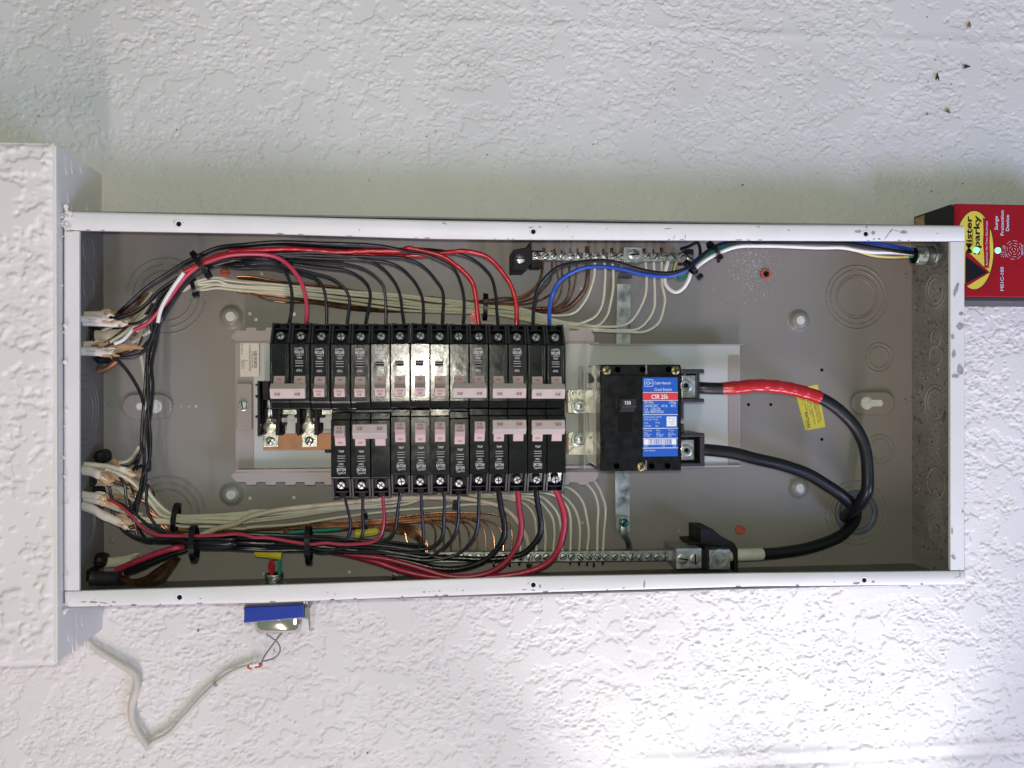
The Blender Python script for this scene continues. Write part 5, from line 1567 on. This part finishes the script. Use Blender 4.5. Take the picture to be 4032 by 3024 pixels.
for k, pts in enumerate([run('a', [(860, 285), (1000, 292), (1180, 285), (1350, 190), (1560, 40), (1700, -120)], 46, 40), run('a', [(1180, 380), (1260, 362), (1350, 350), (1480, 240), (1650, 60)], 44, 36), run('a', [(700, 830), (900, 770), (1060, 680), (1250, 540), (1380, 440)], 54, 40), run('a', [(760, 845), (920, 800), (1090, 700), (1290, 570)], 54, 40), run('a', [(1370, 690), (1480, 590), (1560, 480)], 28, 24), run('a', [(1400, 180), (1500, 80), (1580, -40), (1640, -180)], 40, 36), run('a', [(1340, 230), (1450, 160), (1560, 60), (1680, -60)], 36, 34)]):
    wire('ground_wire', ('bare copper wire from the torn cream cable, hugging its end', 'copper wire shining at the slant-cut white cable end', 'copper wire from the split cream cable, upper of two strands', 'copper wire from the split cream cable, lower of two strands', 'short copper wire piece leaning by the white wires', 'bright copper wire beside the topmost black wires of the cluster', 'dull copper wire below the bright one in the cluster')[k], 'wire', 'copper', 1.15, pts, 'copper wires of the upper cable cluster')
for k, pts in enumerate([run('a', [(1030, 740), (1200, 640), (1330, 540), (1440, 440), (1560, 300), (1700, 120)], 52, 36), run('a', [(1100, 770), (1260, 700), (1380, 570), (1470, 460), (1580, 350), (1730, 180)], 54, 38), run('a', [(1400, 760), (1520, 690), (1640, 610), (1760, 520)], 32, 26), run('a', [(1560, 980), (1530, 760), (1570, 560), (1640, 440)], 24, 24), run('B', [(868, 140), (890, 260), (910, 400), (908, 560)], 22), run('b', [(1190, 180), (1330, 160), (1440, 60), (1540, -100)], 28, 26)]):
    wire('neutral_wire', ('cream wire from the split cream cable beside its copper wires', 'whiter wire from the split cream cable, below the cream one', 'white wire bending off over the brown paper tongue', 'cream wire hanging straight behind the brown paper tongue', 'cream wire showing beside the vertical black bundle', 'cream wire bending out of the upper domed clamp of the lower cluster')[k], 'wire', 'wire_cream' if k not in (1, 2) else 'wire_white', 1.75, pts, 'cream wires of the cable clusters')
for k, pts in enumerate([run('b', [(940, 300), (1150, 370), (1350, 470), (1520, 620), (1700, 830), (1900, 1080), (2100, 1160)], 52, 28), run('b', [(1640, 560), (1720, 720), (1850, 880), (2000, 1020), (2180, 1110)], 36, 28), run('b', [(860, 890), (1100, 980), (1300, 1060), (1600, 1150), (1900, 1180), (2100, 1200)], 48, 30), run('b', [(1260, 1190), (1500, 1190), (1800, 1220), (2100, 1240)], 44, 30), run('b', [(1150, 620), (1250, 700), (1350, 790), (1480, 860)], 30, 26)]):
    wire('neutral_wire', ('cream wire sweeping from the frayed square-cut cable to the tie', 'cream wire starting right beside the vertical black bundle', 'cream wire from the slit-mouth cable under the pink wire', 'cream wire from the end of the fat slanting cable', 'short cream wire curling behind the square clamps')[k], 'wire', 'wire_cream', 1.75, pts, 'cream wires of the lower cable cluster')
for k in range(9):
    pts = run('b', [(1340 + 10 * k, 540 + 16 * k), (1450, 590 + 20 * k), (1560 + 10 * k, 700 + 22 * k), (1720, 880 + 25 * k), (1850 + 10 * k, 1060 + 20 * k), (2000 + 14 * k, 1240 + 12 * k), (2200, 1420)], 24 + (k % 3) * 3, 18)
    wire('ground_wire', 'bare copper wire sweeping from the lower cable cluster under the cream wires', 'wire', 'copper', 1.0, jog(pts, 0.8, k), 'copper wires of the lower cable cluster')
wire('ground_wire', 'bare copper wire curling round outside the cream wires below the vertical black bundle', 'wire', 'copper', 0.9, run('b', [(1690, 480), (1750, 590), (1790, 700), (1800, 780)], 36, 26))
wire('ground_wire', 'bright copper wire looping at the end of the fat cream cable', 'wire', 'copper', 1.2, run('b', [(1200, 1225), (1280, 1300), (1380, 1350), (1480, 1340), (1520, 1290)], 50, 40))
wire('ground_wire', 'bright copper wire curling from the frayed cream cable', 'wire', 'copper', 1.0, run('b', [(1030, 440), (1090, 520), (1170, 560), (1260, 590), (1350, 640)], 50, 36))
wire('circuit_wire', 'lone black wire bowing from the white printed cable to the vertical bundle', 'wire', 'wire_black', 1.6, run('B', [(560, 150), (640, 210), (720, 300), (800, 420), (870, 560), (905, 680)], 46, 36))
wire('circuit_wire', 'black wire curving from the white printed cable into the bundle', 'wire', 'wire_black', 1.7, run('a', [(900, 940), (1100, 985), (1330, 1000), (1520, 960), (1640, 870), (1760, 700), (1820, 450)], 52, 50))
for k, pts in enumerate([run('A', [(990, 1400), (985, 1330), (1010, 1220), (1080, 1080)], 44), run('a', [(1160, 240), (1300, 120), (1450, 20), (1560, -80)], 36), run('a', [(1640, 790), (1760, 640), (1800, 480), (1820, 330)], 40, 44)]):
    wire('circuit_wire', ('black wire rising close beside the white taped wires', 'black wire climbing from behind the torn cream cable', 'black wire curving up past the brown paper tongue')[k], 'wire', 'wire_black', 1.6, pts, 'black wires at the upper cable cluster')

# ------------------------------------------------------------------ cable ties
def cable_tie(label, r, x, y, h, ang, a, b, width=4.6, head=None):
    c = Q(r, x, y, h)
    t = thing('cable_tie', label, 'cable tie', c, 'black cable ties')
    ca, sa = math.cos(ang), math.sin(ang)
    d = np.array([ca, sa, 0])                   # along the wires
    n = np.array([-sa, ca, 0])
    z = np.array([0, 0, 1.0])
    m = MB()
    g = []
    K = 28
    for i in range(K + 1):
        th = 2 * math.pi * i / K
        row = []
        for s, e in ((-1, 0), (-1, 1), (1, 1), (1, 0), (-1, 0)):
            k = 1.0 + 0
            row.append(c + n * math.cos(th) * (a + 1.1 * e) + z * math.sin(th) * (b + 1.1 * e) + d * s * width / 2)
        g.append(row)
    m.grid(np.array(g), False)
    m.build('strap', 'black_plastic', t)
    hd = head or (0, a)
    p = c + n * hd[1] + z * (hd[2] if len(hd) > 2 else b * 0.2)
    m = MB()
    m.box(-3.0, 3.0, -2.4, 2.4, -2.6, 2.6)
    R_ = np.array([[ca, -sa, 0], [sa, ca, 0], [0, 0, 1]])
    m.v = [tuple(p + R_ @ np.array(q)) for q in m.v]
    m.build('lock_head', 'black_plastic', t, 0.5)
# loose wires filling the two clusters
xu = [('circuit_wire', 'wire_black', 1.5, 'black wire dipping between the two marked white cables', run('a', [(1080, 500), (1280, 470), (1480, 400), (1660, 250), (1780, 60)], 34, 42)),
      ('circuit_wire', 'wire_black', 1.5, 'black wire hidden low behind the brown paper tongue', run('a', [(1100, 960), (1350, 930), (1560, 860), (1720, 700), (1790, 540)], 36, 40)),
      ('neutral_wire', 'wire_cream', 1.6, 'cream wire lying straight under the marked cables', run('a', [(900, 540), (1100, 460), (1250, 470), (1420, 420), (1600, 240)], 36, 32)),
      ('neutral_wire', 'wire_cream', 1.6, 'cream wire bending over next to the climbing black wire', run('a', [(1240, 300), (1400, 260), (1520, 180), (1640, 20), (1760, -140)], 40, 34)),
      ('neutral_wire', 'wire_cream', 1.5, 'cream wire glimpsed between black wires near the pink one', run('a', [(1500, 560), (1580, 460), (1680, 320), (1780, 120)], 34, 38)),
      ('ground_wire', 'copper', 1.0, 'copper wire twisting under the pink wire of the upper cluster', run('a', [(1180, 700), (1300, 560), (1420, 480), (1520, 330), (1660, 160)], 34, 30)),
      ('ground_wire', 'copper', 1.0, 'copper wire beside the brown paper tongue tip', run('a', [(1240, 930), (1400, 880), (1520, 800), (1600, 640)], 44, 34)),
      ('circuit_wire', 'wire_black', 1.5, 'black wire curling out from under the domed clamp', run('b', [(1240, 255), (1340, 250), (1450, 180), (1540, 40)], 28, 30)),
      ('circuit_wire', 'wire_black', 1.5, 'black wire hooked near the brown paper of the lower cluster', run('b', [(1480, 300), (1540, 250), (1600, 240), (1620, 330), (1600, 480)], 30, 34)),
      ('circuit_wire', 'wire_black', 1.4, 'short black wire crossing behind the pink wire', run('b', [(1350, 820), (1400, 950), (1430, 1080), (1460, 1180)], 36, 40)),
      ('neutral_wire', 'wire_cream', 1.6, 'cream wire lying flat above the fat slanting cable', run('b', [(700, 790), (900, 880), (1150, 960), (1400, 1040), (1600, 1090)], 40, 34)),
      ('ground_wire', 'copper', 0.9, 'copper wire arching over the brown paper of the lower cluster', run('b', [(1330, 560), (1420, 545), (1500, 590), (1560, 660)], 40, 30)),
      ('ground_wire', 'copper', 0.9, 'copper wire lying between the cream wires of the lower cluster', run('b', [(1100, 480), (1250, 540), (1400, 600), (1520, 700)], 34, 26))]
for nm, mt, r_, lb, pts in xu:
    wire(nm, lb, 'wire', mt, r_, pts)
for k, (r0, pts) in enumerate((('b', [(1080, 130), (1130, 200), (1200, 300), (1260, 330)]), ('b', [(1260, 330), (1360, 300), (1450, 260), (1500, 240)]), ('b', [(1420, 340), (1500, 400), (1540, 430), (1500, 460)]), ('b', [(1120, 780), (1220, 760), (1330, 800), (1400, 850)]), ('b', [(1340, 700), (1430, 720), (1490, 760), (1520, 800)]))):
    m = MB()
    m.tube(run(r0, pts, 22), [2.0, 3.4, 2.8, 0.6], 7, 2.5, flat=0.25)
    tag(m.build('paper_scrap', 'kraft', None), ('brown paper scrap standing beside the domed clamp', 'brown paper scrap lying over the cream wires', 'brown paper scrap behind the vertical black wires', 'brown paper scrap below the low long clamp', 'small brown paper scrap among thin copper wires')[k], 'paper', 'scraps of brown cable paper')

cable_tie('black cable tie round the black and red wires where they bend', 'A', 1525, 665, 60, 0.62, 14, 9, head=(0, -14, 4))
cable_tie('black cable tie round the cream wires near the bend', 'A', 1450, 895, 26, 0.25, 10, 6, 4.2, head=(0, -10, 3))
cable_tie('black cable tie round cream and copper wires beside a red taped wire', 'G', 858, 990, 22, -0.05, 13, 6, 4.8, head=(0, 5, 6))
cable_tie('black cable tie on the white, green and blue leads near the box rim', 'J', 1685, 370, 60, 0.62, 9, 6, 4.2, head=(0, -10, 2))
cable_tie('black cable tie with its stubby head out, by the green loop', 'J', 1435, 560, 60, 0.75, 8, 6, 4.2, head=(0, -13, 2))
cable_tie('black cable tie round the cream wires next to a knockout ring', 'C', 1250, 520, 26, -0.12, 13, 8, 5.0, head=(0, 12, -2))
cable_tie('black cable tie round the black and red bundle near the copper strands', 'C', 1450, 795, 52, 0.02, 16.5, 12, 5.0, head=(0, -16, 2))
cable_tie('black cable tie round the black bundle near the yellow connector and red pair', 'F', 872, 1092, 52, 0.02, 18.5, 13, 5.0, head=(0, -6, 12))
cable_tie('black cable tie round the bare copper wires by a yellow connector', 'F', 1488, 865, 18, 0.0, 10.5, 6, 4.6, head=(0, -8, 4))
cable_tie('black cable tie round the cream wires close under the breakers', 'I', 530, 575, 19, 0.0, 11, 6, 4.6, head=(0, -10, 3))
cable_tie('black cable tie hanging on the thick red wires by the box rim', 'F', 1810, 1430, 30, -0.3, 10, 8, 5.0, head=(0, -9, 3))

# ------------------------------------------------------------------ small connectors and their wires
def wire_nut(label, r, x0, y0, x1, y1, h):
    p, q = Q(r, x0, y0, h), Q(r, x1, y1, h)
    t = thing('wire_connector', label, 'wire connector', p, 'yellow wire connectors')
    d = q - p
    L = np.linalg.norm(d)
    m = MB()
    m.lathe(p, d, [(2.6, 0), (3.2, 1), (3.5, L * 0.55), (4.6, L * 0.6), (5.0, L), (4.0, L)], 12)
    m.build('cap', 'yellow_nut', t)
    m = MB()
    a_, x_, y_ = m.frame(d)
    for k in range(8):
        th = k * math.pi / 4
        o_ = (x_ * math.cos(th) + y_ * math.sin(th)) * 3.3
        m.tube([p + o_ + a_ * 2, p + o_ + a_ * L * 0.55], 0.5, 5, 3)
    m.build('rib', 'yellow_nut', t)
wire_nut('long yellow wire connector over the red and green wire pair', 'F', 285, 1180, 580, 1205, 44)
wire_nut('yellow winged wire connector tucked beside the copper wires', 'F', 1635, 945, 1385, 975, 24)
for k, (cn, mt, pts) in enumerate((('red', 'wire_red', [(470, 1200), (478, 1250), (445, 1310), (460, 1400), (478, 1450)]), ('red', 'wire_red', [(480, 1200), (465, 1260), (488, 1310), (480, 1380), (465, 1450)]), ('green', 'wire_green', [(548, 1200), (548, 1260), (555, 1330), (550, 1450)]))):
    wire('lead_wire', '%s lead dropping from the yellow connector into the short nipple%s' % (cn, ('', ', twisted with its twin', '')[k]) if k != 1 else 'twin red lead twisted round the other red one above the short nipple', 'wire', mt, 1.9 if k == 2 else 1.6, run('F', pts, 44, 42), 'leads of the short nipple')
t = thing('threaded_nipple', 'short shiny threaded nipple in the long side wall with red and green leads', 'conduit fitting', Q('F', 495, 1480, 42))
c = Q('F', 495, 1405, 42)
m = MB()
prof = [(6.0, 0.4), (9.0, 0)]
for k in range(5):
    prof += [(9.4, 1 + k * 1.7), (8.7, 1.9 + k * 1.7)]
Ld = c[1] - 1.5
prof += [(9.4, Ld)]
m.lathe(c, (0, -1, 0), prof, 24, close=False)
m.build('threads', 'zinc', t)
m = MB()
m.lathe((c[0], c[1] - Ld + 4.5, c[2]), (0, -1, 0), [(9.6, 0), (13.5, 0.2), (13.7, 3.4), (9.6, 3.6)], 8, False, False)
m.build('locknut', 'zinc', t)
m = MB()
m.lathe((c[0], c[1] - 1.2, c[2]), (0, -1, 0), [(7.6, 0), (7.6, 0.5)], 18)
m.build('bore', 'slot', t)
# orange plastic anchors
def anchor(label, r, x, y, rad, hole):
    c = Q(r, x, y, 0)
    t = thing('wall_anchor', label, 'anchor', (c[0], c[1], BACK_W), 'orange plastic anchors in the box back')
    m = MB()
    rr = random.Random(x)
    n = 18
    poly = [(c[0] + rad * (1 + rr.uniform(-0.2, 0.16)) * math.cos(2 * math.pi * k / n), c[1] + rad * (1 + rr.uniform(-0.2, 0.16)) * math.sin(2 * math.pi * k / n)) for k in range(n)]
    m.prism(poly, BACK_W - 0.2, BACK_W + 2.2)
    m.build('collar', 'orange_nut', t, 0.5)
    m = MB()
    if hole:
        m.lathe((c[0], c[1], BACK_W + 2.1), (0, 0, 1), [(rad * 0.52, 0), (rad * 0.5, 0.3), (0.01, 0.3)], 14)
        m.build('bore', 'slot', t)
    else:
        for k in range(7):
            th = k * 0.9
            m.lathe((c[0] + rad * 0.5 * math.cos(th), c[1] + rad * 0.5 * math.sin(th), BACK_W + 2), (math.cos(th) * .5, math.sin(th) * .5, 1), [(2.0, -0.6), (1.6, 0.8), (0.01, 1.6)], 6)
        m.build('burr', 'orange_nut', t)
anchor('orange plastic anchor ring with an open bore, in the sprinkle of white dust', 'M', 315, 635, 6.3, True)
anchor('ragged orange plastic anchor near the neutral bar end bracket', 'L', 1975, 655, 5.6, False)
anchor('small orange plastic anchor half hidden beside the cream wires', 'A', 1785, 760, 4.6, False)

# ------------------------------------------------------------------ yellow sticker on the box back
t = thing('sticker', 'yellow printed sticker on the box back, partly under the red-taped cable', 'sticker', P(3200, 1600, 0))
pl = poly_px('N', [(630, 505), (885, 453), (968, 915), (752, 955)], 0.3)
m = MB()
m.prism(pl[::-1], BACK_W + 0.05, BACK_W + 0.3)
sk = m.build('paper', 'sticker_yellow', t)
ang = -78
for s_, x, y, sz, w_ in (('UNDERWRITERS', 896, 738, 2.2, 24), ('LABORATORIES, INC.', 870, 750, 2.2, 28), ('LISTED', 846, 690, 1.6, 10), ('ELECTRIC CABINET BOX', 823, 735, 2.2, 32), ('NO. Z 6724', 792, 700, 2.2, 18), ('TYPE 1', 771, 705, 1.2, 8), ('Cutler-Hammer', 748, 660, 2.2, 22), ('EATON', 775, 840, 3.2, 17), ('30-10007', 762, 895, 1.4, 11), ('U.S.A.', 715, 640, 1.4, 8)):
    c = Q('N', x, y, 0.36)
    text(s_, c, sz, 'print_dark', sk, ang, 0.12 if s_ == 'EATON' else 0, w_)

# ------------------------------------------------------------------ surge protection device beside the box
sd = thing('surge_protector', 'red-faced surge protection device in a black housing, fixed at the box end', 'surge protector', (930, 340, -96))
UF0, UF1 = 871.5, 1048.0
WD = -22.0
vt, vb = 389.6, 289.0
u_b = 877.0
m = MB()
m.prism_u([(vb, -97), (vb, WD - 8), (vb + 3, WD - 2), (vt - 3, WD - 2), (vt, WD - 8), (vt, -97)], u_b - 3.5, UF1)
hs_ = m.build('housing', 'device_black', sd, 1.2, 2)
f0, f1 = P(3750, 801, w=WD), P(3750, 1168, w=WD)
m = MB()
m.box(u_b - 3.0, UF1 - 3, f1[1], f0[1], WD - 3, WD)
fc = m.build('face_plate', 'device_red', sd, 1.0, 2)
def sp(x, y, dw=0.0):
    X, Y = px('S', x, y)
    return P(X, Y, w=WD + dw)
def spoly(pts, dw, mtl, nm, par):
    m = MB()
    m.prism([sp(x, y, dw) for x, y in pts][::-1], WD - 0.4, WD + dw)
    return m.build(nm, mtl, par)
def oval(cx, cy, rx, ry, rot, n=40):
    return [(cx + rx * math.cos(t) * math.cos(rot) - ry * math.sin(t) * math.sin(rot), cy + rx * math.cos(t) * math.sin(rot) + ry * math.sin(t) * math.cos(rot)) for t in np.linspace(0, 2 * math.pi, n + 1)[:-1]]
spoly(oval(1118, 788, 216, 434, 0.0), 0.10, 'device_black', 'emblem_rim', fc)
em = spoly(oval(1118, 788, 208, 426, 0.0), 0.16, 'logo_yellow', 'emblem', fc)
spoly([(1212, 430), (1296, 470), (1285, 700), (1290, 860), (1275, 985), (1228, 975), (1225, 860), (1212, 700), (1218, 600)], 0.22, 'device_red', 'emblem_banner', em)
spoly([(1020, 815), (1045, 800), (1290, 1030), (1040, 1180), (1015, 1165)], 0.20, 'device_red', 'emblem_triangle', em)
spoly([(1020, 850), (1262, 1030), (1028, 1150)], 0.26, 'device_black', 'emblem_triangle', em)
def stx(s_, x, y, size, mtl, wlen, bold=0.0, dw=0.3, par=fc):
    c = sp(x, y, dw)
    text(s_, (c[0], c[1], WD + dw), size, mtl, par, 90, bold, wlen / 2.765 / 4.0)
stx('Mister', 1060, 618, 6.4, 'device_black', 425, 0.25, par=em)
stx('Sparky', 1154, 625, 6.6, 'device_black', 450, 0.25, par=em)
spoly([(1099, 560), (1105, 560), (1105, 740), (1099, 740)], 0.3, 'device_black', 'emblem_line', em)
stx("America's On-Time Electrician", 1252, 715, 2.4, 'label_print', 510, 0, 0.32, par=em)
stx('Surge', 1362, 492, 3.6, 'print_pink' if 'print_pink' in MATS else 'label_print', 160, 0.1)
stx('Protection', 1421, 492, 3.6, 'label_print', 290, 0.1)
stx('Device', 1479, 492, 3.6, 'label_print', 185, 0.1)
stx('MS1C-100', 1420, 1100, 3.6, 'label_print', 275, 0.1)
stx('OK', 1437, 752, 2.2, 'label_print', 40)
stx('SERVICE', 1640, 785, 2.2, 'label_print', 120)
m = MB()
c = sp(1548, 786, 0.1)
for r_, n_ in ((2.0, 3), (4.6, 5), (7.2, 7), (9.8, 8)):
    for k in range(n_):
        a0 = 2 * math.pi * k / n_ + r_
        ring_bump(m, c, r_, WD - 0.05, 0.15, 0.32, a0, a0 + 2 * math.pi / n_ * 0.66, 8)
m.build('sounder_grille', 'label_print', fc)
m = MB()
for k in range(8):
    th = k * math.pi / 4
    c = sp(1437, 832, 0.2)
    m.box(c[0] - 0.2, c[0] + 0.2, c[1] - 0.2, c[1] + 0.2, WD, WD + 0.2)
    p0, p1 = c + 1.6 * np.array([math.cos(th), math.sin(th), 0]), c + 3.6 * np.array([math.cos(th), math.sin(th), 0])
    m.tube([p0, p1], 0.22, 5)
m.build('light_symbol', 'label_print', fc)
for x, y in ((1138, 787), (1373, 791)):
    c = sp(x, y, 0.3)
    m = MB()
    m.lathe((c[0], c[1], WD + 0.1), (0, 0, 1), [(3.2, 0), (3.0, 1.2), (1.8, 2.0), (0.01, 2.2)], 16)
    m.build('indicator_light', 'led', sd)
m = MB()
m.box(u_b - 3.8, u_b - 3.3, vt - 24, P(3638, 846, w=-82)[1] - 1.5, -94, -76)
m.build('rating_sticker', 'kraft', sd)

# ------------------------------------------------------------------ bell transformer under the box
tr = thing('bell_transformer', 'small bell transformer with blue wrap and shiny metal cap hanging at the box side', 'transformer', P(1090, 2400, w=-45))
HTn = 52
def tpoly(pts, h0, h1, mtl, nm, bev=0.6):
    m = MB()
    m.prism([Q('T', x, y, h1) for x, y in pts][::-1], BACK_W + h0, BACK_W + h1)
    return m.build(nm, mtl, tr, bev)
tpoly([(1412, 205), (1862, 200), (1862, 240), (1838, 258), (1395, 278)], 20, 46, 'chrome', 'mounting_plate')
tpoly([(1402, 262), (1838, 240), (1842, 340), (1400, 378)], 16, HTn, 'tape_blue', 'core_wrap', 1.2)
tpoly([(1842, 262), (1884, 262), (1888, 380), (1876, 442), (1868, 345), (1842, 340)], 14, HTn, 'chrome', 'end_plate', 0.4)
m = MB()
g = []
for i in range(13):
    t_ = i / 12
    row = []
    for k in range(25):
        th = math.pi * k / 24
        x = 1648 + (178 - 40 * t_ ** 2.5) * (-math.cos(th)) * 1.0
        hh = HTn - 22 + 20 * math.sin(th) ** 0.5 * (1 - 0.35 * t_ ** 3)
        row.append(Q('T', x, 345 + 100 * (1 - (1 - t_) ** 1.5), hh))
    g.append(row)
m.grid(np.array(g))
end = g[-1]
m.add([tuple(p) for p in end], [tuple(range(len(end)))])
m.build('metal_cap', 'chrome', tr)
bell = [[(1565, 455), (1600, 478), (1650, 520), (1665, 570), (1640, 615), (1590, 640), (1530, 655)], [(1680, 440), (1640, 490), (1600, 545), (1560, 600), (1530, 655)]]
mat('bell_wire', (0.16, 0.18, 0.24), 0.5)
mat('bell_wire2', (0.22, 0.12, 0.10), 0.5)
for k, pts in enumerate(bell):
    wire('bell_wire', ('thin blue-grey bell wire looping from the transformer cap', 'thin dark bell wire crossing straight from the transformer cap')[k], 'wire', ('bell_wire', 'bell_wire2')[k], 0.75, run('T', pts, 30, 4), 'bell wires under the transformer', 6)
cab = thing('phone_cable', 'painted-over cable stuck to the rough wall, sagging to a sharp bend', 'cable', Q('T', 275, 515, 2))
m = MB()
m.tube(run('T', [(255, 500), (300, 540), (420, 620), (540, 692), (600, 730), (626, 790), (612, 880), (590, 960), (586, 1040), (610, 1120), (650, 1190), (690, 1250), (712, 1288)], 1.6, 3), [3.2, 3.4, 3.8, 4.0, 3.8, 3.6, 3.3], 12)
m.build('jacket', 'phone_cable', cab)
m = MB()
m.tube(run('T', [(712, 1285), (735, 1245), (850, 1180), (960, 1065), (1060, 950), (1180, 832), (1290, 745), (1380, 702), (1445, 682)], 3, 1.5), [2.8, 2.4, 2.4, 2.1], 12)
m.build('jacket', 'phone_cable', cab)
for x, y, l in ((1195, 820, 3), (655, 1205, 3.4)):
    m = MB()
    p = Q('T', x, y, 3.5)
    m.lathe((p[0], p[1], p[2] - 2.2), (0, 0, 1), [(l, 0), (l * .9, 2.6), (l * .4, 3.4), (.01, 3.5)], 9)
    m.build('bare_patch', 'chip', cab)
oc = thing('wire_connector', 'crumbled orange connector where the bell wires join the painted cable', 'wire connector', Q('T', 1480, 685, 2))
m = MB()
for k in range(9):
    p = Q('T', 1435 + k * 11 + random.uniform(-5, 5), 690 - k * 2 + random.uniform(-18, 18), 3)
    m.lathe(p, (random.uniform(-1, 1), random.uniform(-1, 1), 1), [(2.6, -0.5), (2.2, 0.9), (0.4, 1.6)], 6, False)
m.build('crumb', 'orange_nut', oc)
m = MB()
m.tube(run('T', [(1445, 682), (1480, 675), (1510, 668)], 3), 2.4, 10)
m.build('cable_end', 'wire_white', oc)

# ------------------------------------------------------------------ dirt, dust, insects
m = MB()
rr = random.Random(21)
for k in range(1500):
    v = rr.uniform(3, 352)
    w = rr.uniform(BACK_W + 1, -8)
    r_ = abs(rr.gauss(0, 0.55)) + 0.25
    if rr.random() < 0.03:
        r_ *= 2.6
    u = Lb - 1.5
    d = [np.array([rr.gauss(0, 1) * 0.5, rr.gauss(0, 1), rr.gauss(0, 1)]) * r_ for _ in range(4)]
    c = np.array([u - 0.2, v, w])
    m.add([c + q for q in d], [(0, 1, 2), (0, 2, 3), (0, 3, 1), (1, 3, 2)])
kind(tag(m.build('debris', 'dirt', None), 'crumbs of dirt settled over the dirty end wall of the box', 'dirt'), 'stuff')
m = MB()
for k in range(420):
    v = rr.uniform(3, 352)
    c = np.array([Lb - 1.8, v, rr.uniform(BACK_W + 1, -10)])
    d = [np.array([rr.gauss(0, .5), rr.gauss(0, 1), rr.gauss(0, 1)]) * rr.uniform(.2, .6) for _ in range(4)]
    m.add([c + q for q in d], [(0, 1, 2), (0, 2, 3), (0, 3, 1), (1, 3, 2)])
for k in range(900):
    a_ = rr.gauss(0, 1)
    X, Y = px('M', 230 + rr.gauss(0, 130) - abs(rr.gauss(0, 80)), 560 + rr.gauss(0, 170))
    if Y < 955:
        continue
    c = P(X, Y, 0.15)
    q = rr.uniform(.12, .42)
    d = [np.array([rr.gauss(0, 1), rr.gauss(0, 1), abs(rr.gauss(0, .5))]) * q for _ in range(4)]
    m.add([c + z_ for z_ in d], [(0, 1, 2), (0, 2, 3), (0, 3, 1), (1, 3, 2)])
kind(tag(m.build('plaster_dust', 'shavings', None), 'sprinkle of white plaster dust round the ring anchor and on the end wall', 'dust'), 'stuff')
bits = [('M', 1615, 498, 20, .25), ('O', 1000, 0, 0, 0)]
for i, (X, Y, L_, an, mt) in enumerate(((3690, 300, 6.5, 1.45, 'insect'), (3808, 262, 6.5, 0.1, 'insect'), (3816, 96, 5.5, 1.3, 'insect_brown'), (3735, 440, 5.5, -0.5, 'insect_brown'))):
    c = P(X, Y, w=WALL_W + 0.2)
    t = thing('insect', ('dead dark fly stuck on the wall with its wings spread in a V', 'dead dark fly lying sideways on the wall', 'brown dried insect husk highest on the wall', 'pale brown insect husk nearest the red device')[i], 'insect', c, 'dead insects on the wall')
    ca, sa = math.cos(an), math.sin(an)
    d = np.array([ca, sa, 0])
    n_ = np.array([-sa, ca, 0])
    m = MB()
    m.tube([c - d * L_ * .5, c, c + d * L_ * .3, c + d * L_ * .5], [0.4, 1.3, 1.0, 0.8], 8, 1)
    m.build('body', mt, t)
    for s_ in (-1, 1):
        m = MB()
        m.prism([(c + d * L_ * .2)[:2], (c - d * L_ * .75 + n_ * s_ * 1.0)[:2], (c - d * L_ * .85 + n_ * s_ * 2.2)[:2], (c - d * L_ * .2 + n_ * s_ * 2.0)[:2]][::s_], c[2] + 0.9, c[2] + 1.1)
        m.build('wing', mt, t)
m = MB()                                      # fly specks on the wall
for k in range(85):
    X, Y = (rr.uniform(100, 4000), rr.uniform(20, 800)) if rr.random() < 0.75 else (rr.uniform(400, 4000), rr.uniform(2430, 3000))
    c = P(X, Y, w=WALL_W)
    r_ = abs(rr.gauss(0, .35)) + .25
    m.lathe((c[0], c[1], WALL_W - 2.2), (0, 0, 1), [(r_, 0), (r_, 2.3), (r_ * .5, 2.5)], 6)
kind(tag(m.build('fly_speck', 'insect_brown', None), 'scattered tiny brown specks on the painted wall', 'specks'), 'stuff')
